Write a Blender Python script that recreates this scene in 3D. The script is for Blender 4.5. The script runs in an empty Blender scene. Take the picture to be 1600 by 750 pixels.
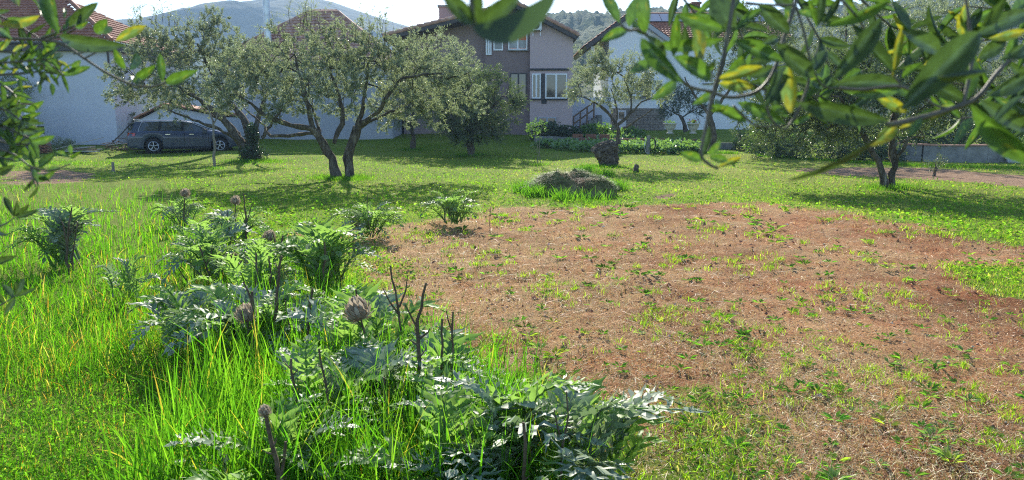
import bpy, math, random
import numpy as np
from mathutils import Vector, Matrix, Quaternion, noise as mnoise

# ------------------------------------------------------------------ camera, sky, sun, exposure
SC = bpy.context.scene
C = SC.collection
F = 1150.0; H = 1.6; TH = math.atan(187 / F)
cam_d = bpy.data.cameras.new('camera'); cam = bpy.data.objects.new('camera', cam_d); C.objects.link(cam)
cam.location = (0, 0, H); cam.rotation_euler = (math.pi / 2 - TH, 0, 0)
cam_d.sensor_width = 36; cam_d.lens = 36 * F / 1600; cam_d.clip_start = 0.05; cam_d.clip_end = 6000
cam_d.dof.use_dof = True; cam_d.dof.focus_distance = 13.0; cam_d.dof.aperture_fstop = cam_d.lens / 2.4
SC.camera = cam
SUN_EL, SUN_AZ = math.radians(30), math.radians(-5)        # azimuth from +Y, towards +X positive
W = bpy.data.worlds.new('World'); SC.world = W; W.use_nodes = True
wn = W.node_tree.nodes; wn.clear()
sky = wn.new('ShaderNodeTexSky'); sky.sky_type = 'NISHITA'; sky.sun_disc = False
sky.sun_elevation = SUN_EL; sky.sun_rotation = SUN_AZ; sky.air_density = 1.0; sky.dust_density = 0.6; sky.ozone_density = 4.0
bg = wn.new('ShaderNodeBackground'); bg.inputs[1].default_value = 0.115
wo = wn.new('ShaderNodeOutputWorld')
W.node_tree.links.new(sky.outputs[0], bg.inputs[0]); W.node_tree.links.new(bg.outputs[0], wo.inputs[0])
sl = bpy.data.lights.new('sun', 'SUN'); sl.energy = 5.0; sl.angle = math.radians(0.53); sl.color = (1, 0.93, 0.80)
sun = bpy.data.objects.new('sun', sl); C.objects.link(sun)
sd = Vector((math.sin(SUN_AZ) * math.cos(SUN_EL), math.cos(SUN_AZ) * math.cos(SUN_EL), math.sin(SUN_EL)))
sun.rotation_euler = sd.to_track_quat('Z', 'Y').to_euler(); sun.location = (0, 30, 40)
SC.view_settings.view_transform = 'Standard'; SC.view_settings.look = 'None'
SC.view_settings.exposure = 1.38; SC.view_settings.gamma = 1; SC.view_settings.use_curve_mapping = False
SC.render.engine = 'CYCLES'
cy = SC.cycles
cy.max_bounces = 5; cy.diffuse_bounces = 3; cy.glossy_bounces = 1; cy.transmission_bounces = 4
cy.volume_bounces = 0; cy.transparent_max_bounces = 6; cy.caustics_reflective = False; cy.caustics_refractive = False
cy.sample_clamp_indirect = 1.5; cy.sample_clamp_direct = 5.0; cy.blur_glossy = 1.0; SC.cycles.filter_width = 1.15; cy.use_denoising = False
try: cy.denoiser = 'OPENIMAGEDENOISE'
except Exception: pass

# ------------------------------------------------------------------ ground height and photo-to-place helpers
def gz(x, y):
    x = np.asarray(x, float); y = np.asarray(y, float)
    t = np.clip(y, 26, 46) - 26
    z = 0.0022 * t * t + np.clip(y - 46, 0, 60) * 0.02
    z = z + 0.035 * np.sin(x * 0.55 + 1.3) * np.sin(y * 0.43 + .4) + 0.02 * np.sin(x * 1.7 + y * .9)
    return z
CT, ST = math.cos(TH), math.sin(TH)
def ray(px, py):
    u = (px - 800) / F; v = (375 - py) / F
    return Vector((u, CT + v * ST, -ST + v * CT))
def at(px, py, Y):
    d = ray(px, py); return Vector((0, 0, H)) + d * (Y / d.y)
def atd(px, py, dist):                       # point at a distance along the ray's forward axis
    return Vector((0, 0, H)) + ray(px, py) * dist
def G(px, py):
    d = ray(px, py); t = 0.5
    for _ in range(4000):
        p = Vector((0, 0, H)) + d * t
        if p.z <= float(gz(p.x, p.y)): break
        t += max(0.004, t * 0.0015)
    return Vector((p.x, p.y, float(gz(p.x, p.y))))

# ------------------------------------------------------------------ object helpers
def tag(o, label=None, cat=None, group=None, kind=None):
    if label: o['label'] = label
    if cat: o['category'] = cat
    if group: o['group'] = group
    if kind: o['kind'] = kind
    return o
def empty(name, loc, rz=0.0, label=None, cat=None, group=None):
    o = bpy.data.objects.new(name, None); C.objects.link(o); o.location = loc; o.rotation_euler = (0, 0, rz)
    o.empty_display_size = 0.1
    return tag(o, label, cat, group)
def link(name, me, parent=None, world=True):
    """link a mesh whose vertices are in world space; under a parent the inverse is kept"""
    o = bpy.data.objects.new(name, me); C.objects.link(o)
    if parent is not None:
        o.parent = parent
        if world:
            o.matrix_parent_inverse = (Matrix.Translation(parent.location) @ parent.rotation_euler.to_matrix().to_4x4()).inverted()
    return o
class MB:
    def __init__(s): s.v = []; s.f = []; s.m = []; s.sm = []
    def add(s, vs, fs, mi=0, smooth=False):
        b = len(s.v); s.v += [tuple(v) for v in vs]
        for f in fs: s.f.append([b + i for i in f]); s.m.append(mi); s.sm.append(smooth)
        return s
    def box(s, a, b, mi=0):
        x0, y0, z0 = a; x1, y1, z1 = b
        return s.add([(x0,y0,z0),(x1,y0,z0),(x1,y1,z0),(x0,y1,z0),(x0,y0,z1),(x1,y0,z1),(x1,y1,z1),(x0,y1,z1)],
              [(0,3,2,1),(4,5,6,7),(0,1,5,4),(1,2,6,5),(2,3,7,6),(3,0,4,7)], mi)
    def obox(s, c, ax, ay, az, mi=0):
        c, ax, ay, az = map(Vector, (c, ax, ay, az))
        P = [c+ax*i+ay*j+az*k for k in (-1,1) for j in (-1,1) for i in (-1,1)]
        return s.add(P, [(0,2,3,1),(4,5,7,6),(0,1,5,4),(1,3,7,5),(3,2,6,7),(2,0,4,6)], mi)
    def prism(s, poly, vec, mi=0):
        n = len(poly); vec = Vector(vec)
        vs = [Vector(p) for p in poly] + [Vector(p) + vec for p in poly]
        return s.add(vs, [list(range(n)), list(range(2*n-1, n-1, -1))] + [(i, (i+n), (i+1) % n + n, (i+1) % n) for i in range(n)], mi)
    def tube(s, pts, rad, n=6, mi=0, cap=True, wob=0.0, rng=None):
        pts = [Vector(p) for p in pts]; k = len(pts)
        if not hasattr(rad, '__len__'): rad = [rad] * k
        vs = []; up = Vector((0.13, 0.2, 1)).normalized()
        prev = None
        for i, p in enumerate(pts):
            t = (pts[min(i+1, k-1)] - pts[max(i-1, 0)]).normalized()
            if prev is None:
                a = t.orthogonal().normalized()
            else:
                a = (prev - t * prev.dot(t))
                a = a.normalized() if a.length > 1e-6 else t.orthogonal().normalized()
            prev = a; b = t.cross(a)
            for j in range(n):
                an = 2 * math.pi * j / n; r = rad[i]
                if wob: r *= 1 + wob * mnoise.noise(Vector((math.cos(an) * 1.5 + p.x * 3, math.sin(an) * 1.5 + p.y * 3, p.z * 3)))
                vs.append(p + (a * math.cos(an) + b * math.sin(an)) * r)
        fs = [(i*n+j, i*n+(j+1) % n, (i+1)*n+(j+1) % n, (i+1)*n+j) for i in range(k-1) for j in range(n)]
        s.add(vs, fs, mi, True)
        if cap: s.add([vs[j] for j in range(n)], [list(range(n))[::-1]], mi); s.add([vs[(k-1)*n+j] for j in range(n)], [list(range(n))], mi)
        return s
    def lathe(s, prof, c=(0,0,0), axis='z', n=20, mi=0, smooth=True):
        c = Vector(c); vs = []
        for r, h in prof:
            for j in range(n):
                a = 2 * math.pi * j / n; x, y = r * math.cos(a), r * math.sin(a)
                vs.append(c + (Vector((x, y, h)) if axis == 'z' else Vector((x, h, y)) if axis == 'y' else Vector((h, x, y))))
        fs = [(i*n+j, i*n+(j+1) % n, (i+1)*n+(j+1) % n, (i+1)*n+j) for i in range(len(prof)-1) for j in range(n)]
        s.add(vs, fs, mi, smooth); return s
    def mesh(s, name, mats):
        me = bpy.data.meshes.new(name); me.from_pydata(s.v, [], s.f)
        for m in (mats if isinstance(mats, (list, tuple)) else [mats]): me.materials.append(m)
        if any(s.m): me.polygons.foreach_set('material_index', s.m)
        me.polygons.foreach_set('use_smooth', s.sm); me.update(); return me
    def build(s, name, mats, parent=None, world=True):
        return link(name, s.mesh(name, mats), parent, world)
def big_mesh(name, V, Fc, mat, tint=None, smooth=False):
    V = np.ascontiguousarray(V, np.float32); Fc = np.ascontiguousarray(Fc, np.int32); n, k = Fc.shape
    me = bpy.data.meshes.new(name)
    me.vertices.add(len(V)); me.vertices.foreach_set('co', V.ravel())
    me.loops.add(n * k); me.loops.foreach_set('vertex_index', Fc.ravel())
    me.polygons.add(n); me.polygons.foreach_set('loop_start', np.arange(0, n * k, k, dtype=np.int32))
    me.polygons.foreach_set('use_smooth', np.full(n, smooth))
    me.update(calc_edges=True)
    if tint is not None:
        a = me.color_attributes.new('tint', 'FLOAT_COLOR', 'POINT')
        c = np.ones((len(V), 4), np.float32); c[:, :3] = tint; a.data.foreach_set('color', c.ravel())
    me.materials.append(mat); return me

# ------------------------------------------------------------------ materials
def newmat(name):
    m = bpy.data.materials.new(name); m.use_nodes = True; nt = m.node_tree; nt.nodes.clear()
    return m, nt, nt.nodes, nt.links
def ramp(N, stops):
    r = N.new('ShaderNodeValToRGB'); e = r.color_ramp.elements
    while len(e) > 1: e.remove(e[0])
    e[0].position = stops[0][0]; e[0].color = (*stops[0][1], 1)
    for p, c in stops[1:]:
        q = e.new(p); q.color = (*c, 1)
    return r
def surf(name, stops, scale=4, rough=0.8, bump=0.3, bscale=None, spec=0.3, detail=6, metal=0.0, coord='Object', stretch=None, bdist=0.02, coat=0):
    m, nt, N, L = newmat(name)
    tc = N.new('ShaderNodeTexCoord'); src = tc.outputs[coord]
    if stretch:
        mp = N.new('ShaderNodeMapping'); mp.inputs['Scale'].default_value = stretch; L.new(src, mp.inputs[0]); src = mp.outputs[0]
    no = N.new('ShaderNodeTexNoise'); no.inputs['Scale'].default_value = scale; no.inputs['Detail'].default_value = detail
    no.inputs['Roughness'].default_value = 0.65
    L.new(src, no.inputs['Vector']); r = ramp(N, stops); L.new(no.outputs[0], r.inputs[0])
    b = N.new('ShaderNodeBsdfPrincipled'); L.new(r.outputs[0], b.inputs['Base Color'])
    b.inputs['Roughness'].default_value = rough; b.inputs['Specular IOR Level'].default_value = spec; b.inputs['Metallic'].default_value = metal
    b.inputs['Coat Weight'].default_value = coat; b.inputs['Coat Roughness'].default_value = 0.05
    if bump:
        n2 = N.new('ShaderNodeTexNoise'); n2.inputs['Scale'].default_value = bscale or scale * 6; n2.inputs['Detail'].default_value = 5
        L.new(src, n2.inputs['Vector']); bp = N.new('ShaderNodeBump'); bp.inputs['Strength'].default_value = bump; bp.inputs['Distance'].default_value = bdist
        L.new(n2.outputs[0], bp.inputs['Height']); L.new(bp.outputs[0], b.inputs['Normal'])
    o = N.new('ShaderNodeOutputMaterial'); L.new(b.outputs[0], o.inputs[0]); return m
def leafmat(name, top, under=None, trans=(0.2,0.35,0.03), tf=0.4, gloss=0.08, rough=0.35, tint=False, var=None, blotch=None, rib=False):
    """two sided leaf: diffuse + translucent + gloss; top/under are lists of colours spread by Random Per Island"""
    m, nt, N, L = newmat(name)
    geo = N.new('ShaderNodeNewGeometry')
    if tint:
        at_ = N.new('ShaderNodeAttribute'); at_.attribute_name = 'tint'; col = at_.outputs['Color']
        tr = N.new('ShaderNodeMix'); tr.data_type = 'RGBA'; tr.blend_type = 'MULTIPLY'; tr.inputs[0].default_value = 1
        L.new(col, tr.inputs[6]); tr.inputs[7].default_value = (*trans, 1); tcol = tr.outputs[2]
    else:
        src = geo.outputs['Random Per Island']
        if var == 'object':
            oi = N.new('ShaderNodeObjectInfo'); src = oi.outputs['Random']
        n = len(top); r = ramp(N, [(i / max(1, n - 1), c) for i, c in enumerate(top)]); L.new(src, r.inputs[0]); col = r.outputs[0]
        if under:
            n = len(under); r2 = ramp(N, [(i / max(1, n - 1), c) for i, c in enumerate(under)]); L.new(src, r2.inputs[0])
            mx = N.new('ShaderNodeMix'); mx.data_type = 'RGBA'; L.new(geo.outputs['Backfacing'], mx.inputs[0])
            L.new(r.outputs[0], mx.inputs[6]); L.new(r2.outputs[0], mx.inputs[7]); col = mx.outputs[2]
        tn = N.new('ShaderNodeRGB'); tn.outputs[0].default_value = (*trans, 1); tcol = tn.outputs[0]
        if blotch:
            tc = N.new('ShaderNodeTexCoord'); no = N.new('ShaderNodeTexNoise'); no.inputs['Scale'].default_value = blotch[1]
            L.new(tc.outputs['Object'], no.inputs['Vector'])
            rr = ramp(N, [(blotch[2], (0,0,0)), (blotch[3], (1,1,1))]); L.new(no.outputs[0], rr.inputs[0])
            m2 = N.new('ShaderNodeMix'); m2.data_type = 'RGBA'; L.new(rr.outputs[0], m2.inputs[0]); L.new(col, m2.inputs[6]); m2.inputs[7].default_value = (*blotch[0], 1); col = m2.outputs[2]
            m3 = N.new('ShaderNodeMix'); m3.data_type = 'RGBA'; L.new(rr.outputs[0], m3.inputs[0]); L.new(tcol, m3.inputs[6]); m3.inputs[7].default_value = (*[min(1, c * 1.6) for c in blotch[0]], 1); tcol = m3.outputs[2]
    if rib:                                   # paler midrib and faint mottling
        tc = N.new('ShaderNodeTexCoord'); sx = N.new('ShaderNodeSeparateXYZ'); L.new(tc.outputs['Object'], sx.inputs[0])
        ab = N.new('ShaderNodeMath'); ab.operation = 'ABSOLUTE'; L.new(sx.outputs[1], ab.inputs[0])
        rr = ramp(N, [(.0,(1,1,1)),(.035,(.6,.6,.6)),(.07,(0,0,0))]); L.new(ab.outputs[0], rr.inputs[0])
        m4 = N.new('ShaderNodeMix'); m4.data_type = 'RGBA'; m4.blend_type = 'ADD'; L.new(rr.outputs[0], m4.inputs[0]); L.new(col, m4.inputs[6]); m4.inputs[7].default_value = (.07,.09,.03,1); col = m4.outputs[2]
        nn = N.new('ShaderNodeTexNoise'); nn.inputs['Scale'].default_value = 5; nn.inputs['Detail'].default_value = 6; L.new(tc.outputs['Object'], nn.inputs[0])
        r5 = ramp(N, [(.3,(.55,.55,.5)),(.7,(1.35,1.3,1.2))]); L.new(nn.outputs[0], r5.inputs[0])
        m5 = N.new('ShaderNodeMix'); m5.data_type = 'RGBA'; m5.blend_type = 'MULTIPLY'; m5.inputs[0].default_value = 1; L.new(col, m5.inputs[6]); L.new(r5.outputs[0], m5.inputs[7]); col = m5.outputs[2]
        m6 = N.new('ShaderNodeMix'); m6.data_type = 'RGBA'; m6.blend_type = 'MULTIPLY'; m6.inputs[0].default_value = 1; L.new(tcol, m6.inputs[6]); L.new(r5.outputs[0], m6.inputs[7]); tcol = m6.outputs[2]
    d = N.new('ShaderNodeBsdfDiffuse'); L.new(col, d.inputs[0])
    t = N.new('ShaderNodeBsdfTranslucent'); L.new(tcol, t.inputs[0])
    mx1 = N.new('ShaderNodeMixShader'); mx1.inputs[0].default_value = tf; L.new(d.outputs[0], mx1.inputs[1]); L.new(t.outputs[0], mx1.inputs[2])
    g = N.new('ShaderNodeBsdfGlossy'); g.inputs['Roughness'].default_value = rough; g.inputs['Color'].default_value = (1, 1, 1, 1)
    mx2 = N.new('ShaderNodeMixShader')
    fr = N.new('ShaderNodeLayerWeight'); fr.inputs[0].default_value = 0.25
    mm = N.new('ShaderNodeMath'); mm.operation = 'MULTIPLY_ADD'; mm.inputs[1].default_value = gloss * 1.2; mm.inputs[2].default_value = gloss
    L.new(fr.outputs['Fresnel'], mm.inputs[0]); L.new(mm.outputs[0], mx2.inputs[0])
    L.new(mx1.outputs[0], mx2.inputs[1]); L.new(g.outputs[0], mx2.inputs[2])
    o = N.new('ShaderNodeOutputMaterial'); L.new(mx2.outputs[0], o.inputs[0]); return m

M = {}
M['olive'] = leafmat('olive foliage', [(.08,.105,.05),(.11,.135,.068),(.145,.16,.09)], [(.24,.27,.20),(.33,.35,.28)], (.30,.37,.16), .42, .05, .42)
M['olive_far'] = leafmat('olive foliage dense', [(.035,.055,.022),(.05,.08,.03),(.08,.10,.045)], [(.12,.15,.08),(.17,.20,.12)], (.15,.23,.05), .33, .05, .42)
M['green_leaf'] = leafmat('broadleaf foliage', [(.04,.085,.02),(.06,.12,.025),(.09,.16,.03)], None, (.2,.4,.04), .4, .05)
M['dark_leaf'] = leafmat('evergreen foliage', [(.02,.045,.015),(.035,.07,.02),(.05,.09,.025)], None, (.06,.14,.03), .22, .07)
M['near_olive'] = leafmat('near olive leaf', [(.045,.08,.022),(.06,.10,.028),(.075,.125,.032)], [(.08,.14,.05),(.10,.16,.06)], (.085,.185,.018), .42, .03, .35, var='object', blotch=((.30,.26,.02), 2.2, .70, .82), rib=True)
M['near_olive_dark'] = leafmat('near olive leaf dark', [(.035,.055,.022),(.05,.075,.03)], [(.06,.09,.045),(.08,.11,.055)], (.05,.10,.018), .38, .03, .35, var='object', rib=True)
M['near_olive_yellow'] = leafmat('near olive leaf yellowed', [(.14,.17,.02),(.19,.19,.02)], [(.2,.23,.08),(.23,.23,.08)], (.33,.33,.015), .5, .03, .35, var='object', blotch=((.08,.14,.03), 2.6, .42, .6), rib=True)
M['cardoon'] = leafmat('cardoon leaf', [(.11,.21,.04),(.15,.26,.065),(.12,.25,.035)], [(.15,.22,.09),(.20,.27,.13)], (.30,.52,.08), .48, .02, .45, var='object')
M['cardoon_grey'] = leafmat('cardoon silvery leaf', [(.17,.23,.15),(.22,.28,.19)], [(.20,.26,.15),(.26,.31,.20)], (.2,.3,.12), .3, .03, .45, var='object')
M['grass'] = leafmat('grass blades', None, None, (1.75,1.95,.6), .55, .0, .45, tint=True)
M['straw'] = leafmat('dry straw', None, None, (.9,.8,.6), .3, .03, .5, tint=True)
M['bark'] = surf('olive bark', [(.3,(.03,.024,.018)),(.5,(.10,.082,.062)),(.62,(.17,.145,.11)),(.72,(.30,.28,.22))], 12, .95, 1.0, 30, .15, stretch=(1,1,.35), bdist=.04)
M['bark_pale'] = surf('young bark', [(.3,(.12,.10,.08)),(.6,(.25,.22,.18))], 20, .8, .4)
M['twig'] = surf('twig bark', [(.3,(.055,.045,.03)),(.7,(.15,.125,.09))], 60, .6, .2, 200, .5, bdist=.002)
M['stalk'] = surf('dead stalk', [(.3,(.05,.035,.022)),(.55,(.12,.085,.055)),(.75,(.22,.17,.12))], 30, .9, .6, 90, .2, bdist=.005)
M['head'] = leafmat('dead flower bracts', [(.17,.125,.085),(.30,.24,.17),(.50,.43,.34)], None, (.55,.45,.32), .35, .0)
M['plume'] = leafmat('seed fluff', [(.45,.40,.33),(.6,.55,.48)], None, (.6,.55,.45), .45, .03)
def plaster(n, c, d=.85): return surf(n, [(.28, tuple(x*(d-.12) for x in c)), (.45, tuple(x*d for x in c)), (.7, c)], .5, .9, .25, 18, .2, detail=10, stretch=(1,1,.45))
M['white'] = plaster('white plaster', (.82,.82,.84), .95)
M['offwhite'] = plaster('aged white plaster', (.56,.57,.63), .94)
M['garage'] = plaster('grey plaster', (.42,.43,.47), .88)
M['taupe'] = plaster('taupe plaster', (.52,.39,.385), .95)
M['brown'] = plaster('dark brown plaster', (.25,.18,.17), .93)
M['pink'] = plaster('faded pink plaster', (.36,.27,.26), .9)
M['plinth'] = plaster('dark plinth', (.06,.06,.062))
M['fascia'] = surf('fascia', [(.4,(.05,.045,.045)),(.6,(.08,.07,.07))], 5, .6, .1)
M['wood'] = surf('brown wood', [(.3,(.12,.07,.04)),(.7,(.24,.15,.09))], 6, .7, .3)
M['greywood'] = surf('weathered boards', [(.3,(.28,.26,.24)),(.7,(.5,.48,.45))], 12, .8, .4)
M['tile'] = surf('clay roof tile', [(.25,(.16,.06,.035)),(.5,(.30,.12,.07)),(.75,(.42,.21,.13))], 2.2, .8, .3, 40, .3)
M['tile_old'] = surf('weathered roof tile', [(.25,(.22,.12,.09)),(.5,(.42,.23,.16)),(.75,(.60,.42,.32))], 3, .85, .4, 40, .3)
M['brick'] = surf('clay brick', [(.3,(.17,.07,.045)),(.7,(.32,.15,.10))], 8, .9, .3)
M['stonew'] = surf('rubble stone', [(.25,(.14,.12,.10)),(.55,(.26,.22,.19)),(.8,(.38,.33,.28))], 5, .95, .6, 20)
M['concrete'] = surf('old concrete', [(.3,(.14,.14,.13)),(.7,(.30,.29,.27))], 3, .95, .5, 30)
M['darkstone'] = surf('dark stone wall', [(.3,(.035,.04,.03)),(.6,(.09,.09,.075)),(.8,(.16,.16,.14))], 2.5, .95, .7, 14)  # dark grey green stone tones spread by noise
M['frame'] = surf('white window frame', [(.4,(.72,.73,.75)),(.6,(.8,.8,.8))], 5, .4, 0)
M['glass'] = surf('dark window glass', [(.4,(.02,.025,.03)),(.6,(.03,.035,.04))], 1, .05, 0, spec=.9)
M['roof_reflection'] = surf('painted tile reflection', [(.4,(.55,.12,.06)),(.6,(.65,.18,.09))], 3, .7, 0)  # red roof tiles mirrored in the upper window, painted as flat colour
M['grey_reflection'] = surf('painted grey reflection', [(.4,(.30,.30,.30)),(.6,(.40,.40,.39))], 3, .8, 0)  # grey part of that mirrored view, also painted as flat colour
M['solar'] = surf('solar panel', [(.4,(.03,.045,.08)),(.6,(.05,.07,.11))], 2, .18, 0, spec=.9)
M['metal'] = surf('galvanised metal', [(.4,(.45,.47,.5)),(.6,(.6,.62,.65))], 3, .4, 0, metal=.7)
M['plastic_white'] = surf('white appliance', [(.4,(.6,.6,.58)),(.6,(.7,.7,.68))], 3, .5, 0)
M['black'] = surf('black rubber', [(.4,(.012,.012,.013)),(.6,(.022,.022,.022))], 20, .75, 0)
M['paint'] = surf('blue grey car paint', [(.4,(.024,.036,.072)),(.6,(.03,.043,.082))], 2, .35, 0, spec=.4, coat=.6)
M['trim'] = surf('bright trim', [(.4,(.6,.6,.62)),(.6,(.7,.7,.72))], 3, .2, 0, metal=1)
M['alloy'] = surf('alloy rim', [(.4,(.42,.43,.45)),(.6,(.55,.56,.58))], 3, .3, 0, metal=.8)
M['carglass'] = surf('car glass', [(.4,(.02,.03,.035)),(.6,(.035,.048,.05))], 1.5, .04, 0, spec=1)
M['red_lamp'] = surf('red lamp lens', [(.4,(.35,.01,.015)),(.6,(.45,.02,.02))], 3, .15, 0, spec=.8)
M['clear_lamp'] = surf('clear lamp lens', [(.4,(.5,.52,.55)),(.6,(.6,.62,.65))], 3, .1, 0, spec=.8)
M['pot'] = surf('pale stone pot', [(.3,(.5,.46,.4)),(.7,(.65,.6,.54))], 15, .85, .3)
M['rock'] = surf('white rock', [(.3,(.4,.4,.42)),(.7,(.7,.7,.72))], 8, .9, .6)
M['burl'] = surf('gnarled old wood', [(.30,(.03,.023,.018)),(.52,(.13,.105,.08)),(.72,(.34,.30,.25))], 7, .95, 1.0, 18, .15, bdist=.08)
M['compost'] = surf('heap of cuttings', [(.3,(.06,.055,.028)),(.5,(.14,.145,.06)),(.7,(.25,.23,.12))], 5, 1, 1.0, 40, .1)
M['hill'] = surf('scrubby hillside', [(.3,(.035,.055,.03)),(.5,(.06,.085,.045)),(.7,(.11,.12,.07))], .05, 1, .8, .35, .05, bdist=3)
M['mountain'] = surf('mountain side', [(.3,(.025,.04,.03)),(.7,(.05,.065,.045))], .01, 1, .6, .04, .05, bdist=12)
# ------------------------------------------------------------------ zones of the ground (in metres)
def W2(pts): return [(G(px, py).x, G(px, py).y) for px, py in pts]
SOIL = W2([(560,372),(640,352),(760,328),(900,322),(1080,316),(1200,318),(1330,334),(1440,352),(1620,392)]) + [(9.5,9.0),(7,2.5),(2.0,2.0),(1.2,3.0)] + W2([(985,700),(960,610),(780,575),(690,520),(600,450)])
PATH = W2([(1255,262),(1330,262),(1450,262),(1600,275),(1700,284),(1700,298),(1600,291),(1480,280),(1350,274),(1270,270)])
DIRT = W2([(5,268),(80,265),(150,270),(140,280),(60,288),(0,292)])
HOLE = W2([(1012,308),(1050,301),(1066,304),(1040,310)])
BARE2 = W2([(380,372),(470,352),(640,352),(640,376),(560,392),(450,392)])
PATCH_G = [(W2([(1000,612),(1110,590),(1240,640),(1270,720),(1200,760),(1010,760)]), .5), (W2([(1475,415),(1620,412),(1620,470),(1540,460)]), .9),
           (W2([(1560,450),(1620,450),(1620,520)]), .6), (W2([(620,560),(760,560),(1000,640),(1000,690),(800,640)]), .5)]
def sdist(poly, x, y):
    x = np.asarray(x, float); y = np.asarray(y, float); d = np.full(x.shape, 1e9); ins = np.zeros(x.shape, bool); n = len(poly)
    for i in range(n):
        ax, ay = poly[i]; bx, by = poly[(i+1) % n]; ex, ey = bx-ax, by-ay
        t = np.clip(((x-ax)*ex + (y-ay)*ey) / (ex*ex+ey*ey+1e-12), 0, 1)
        d = np.minimum(d, np.hypot(x-ax-t*ex, y-ay-t*ey))
        c = ((ay > y) != (by > y)) & (x < (bx-ax) * (y-ay) / (by-ay+1e-12) + ax)
        ins ^= c
    return np.where(ins, d, -d)
def wav(x, y, s=1.0, seed=0.0):
    r = 0
    for k, (a, b, c) in enumerate([(1.0,.6,.5),(-.7,1.3,1.1),(1.9,-1.1,2.3),(2.3,2.9,.7),(-4.1,2.2,4.0),(5.3,4.7,1.9)]):
        r = r + np.sin(a*x*s*2 + b*y*s*2 + c + seed*(k+1)) / (1 + k*.5)
    return r / 3.2
def smooth(v, a, b): t = np.clip((v-a)/(b-a), 0, 1); return t*t*(3-2*t)
def soil_mask(x, y):
    m = smooth(sdist(SOIL, x, y) + .45*wav(x, y, 1.1, 2) + .35*wav(x, y, 3.3, 5), -.6, .45)
    for p, k in PATCH_G: m = m * (1 - k * smooth(sdist(p, x, y) + .2*wav(x, y, 3, 5), -.15, .2))
    m = np.maximum(m, .7*smooth(sdist(BARE2, x, y) + .25*wav(x, y, 2, 1), -.1, .35))
    return m
def dirt_mask(x, y):
    m = smooth(sdist(PATH, x, y) + .5*wav(x, y, .9, 3), -.35, .3)
    m = np.maximum(m, smooth(sdist(DIRT, x, y) + .5*wav(x, y, 1.2, 1), -.3, .3) * .85)
    m = np.maximum(m, smooth(sdist(HOLE, x, y) + .08*wav(x, y, 3, 1), -.05, .12))
    return m
def dry_mask(x, y):        # dry yellowish lawn streaks
    b = np.exp(-((y - 24) / 6) ** 2) * smooth(x, -1, 3)
    return np.clip(.25 + .45*wav(x, y, .45, 7) + .55*b, 0, 1)

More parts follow.
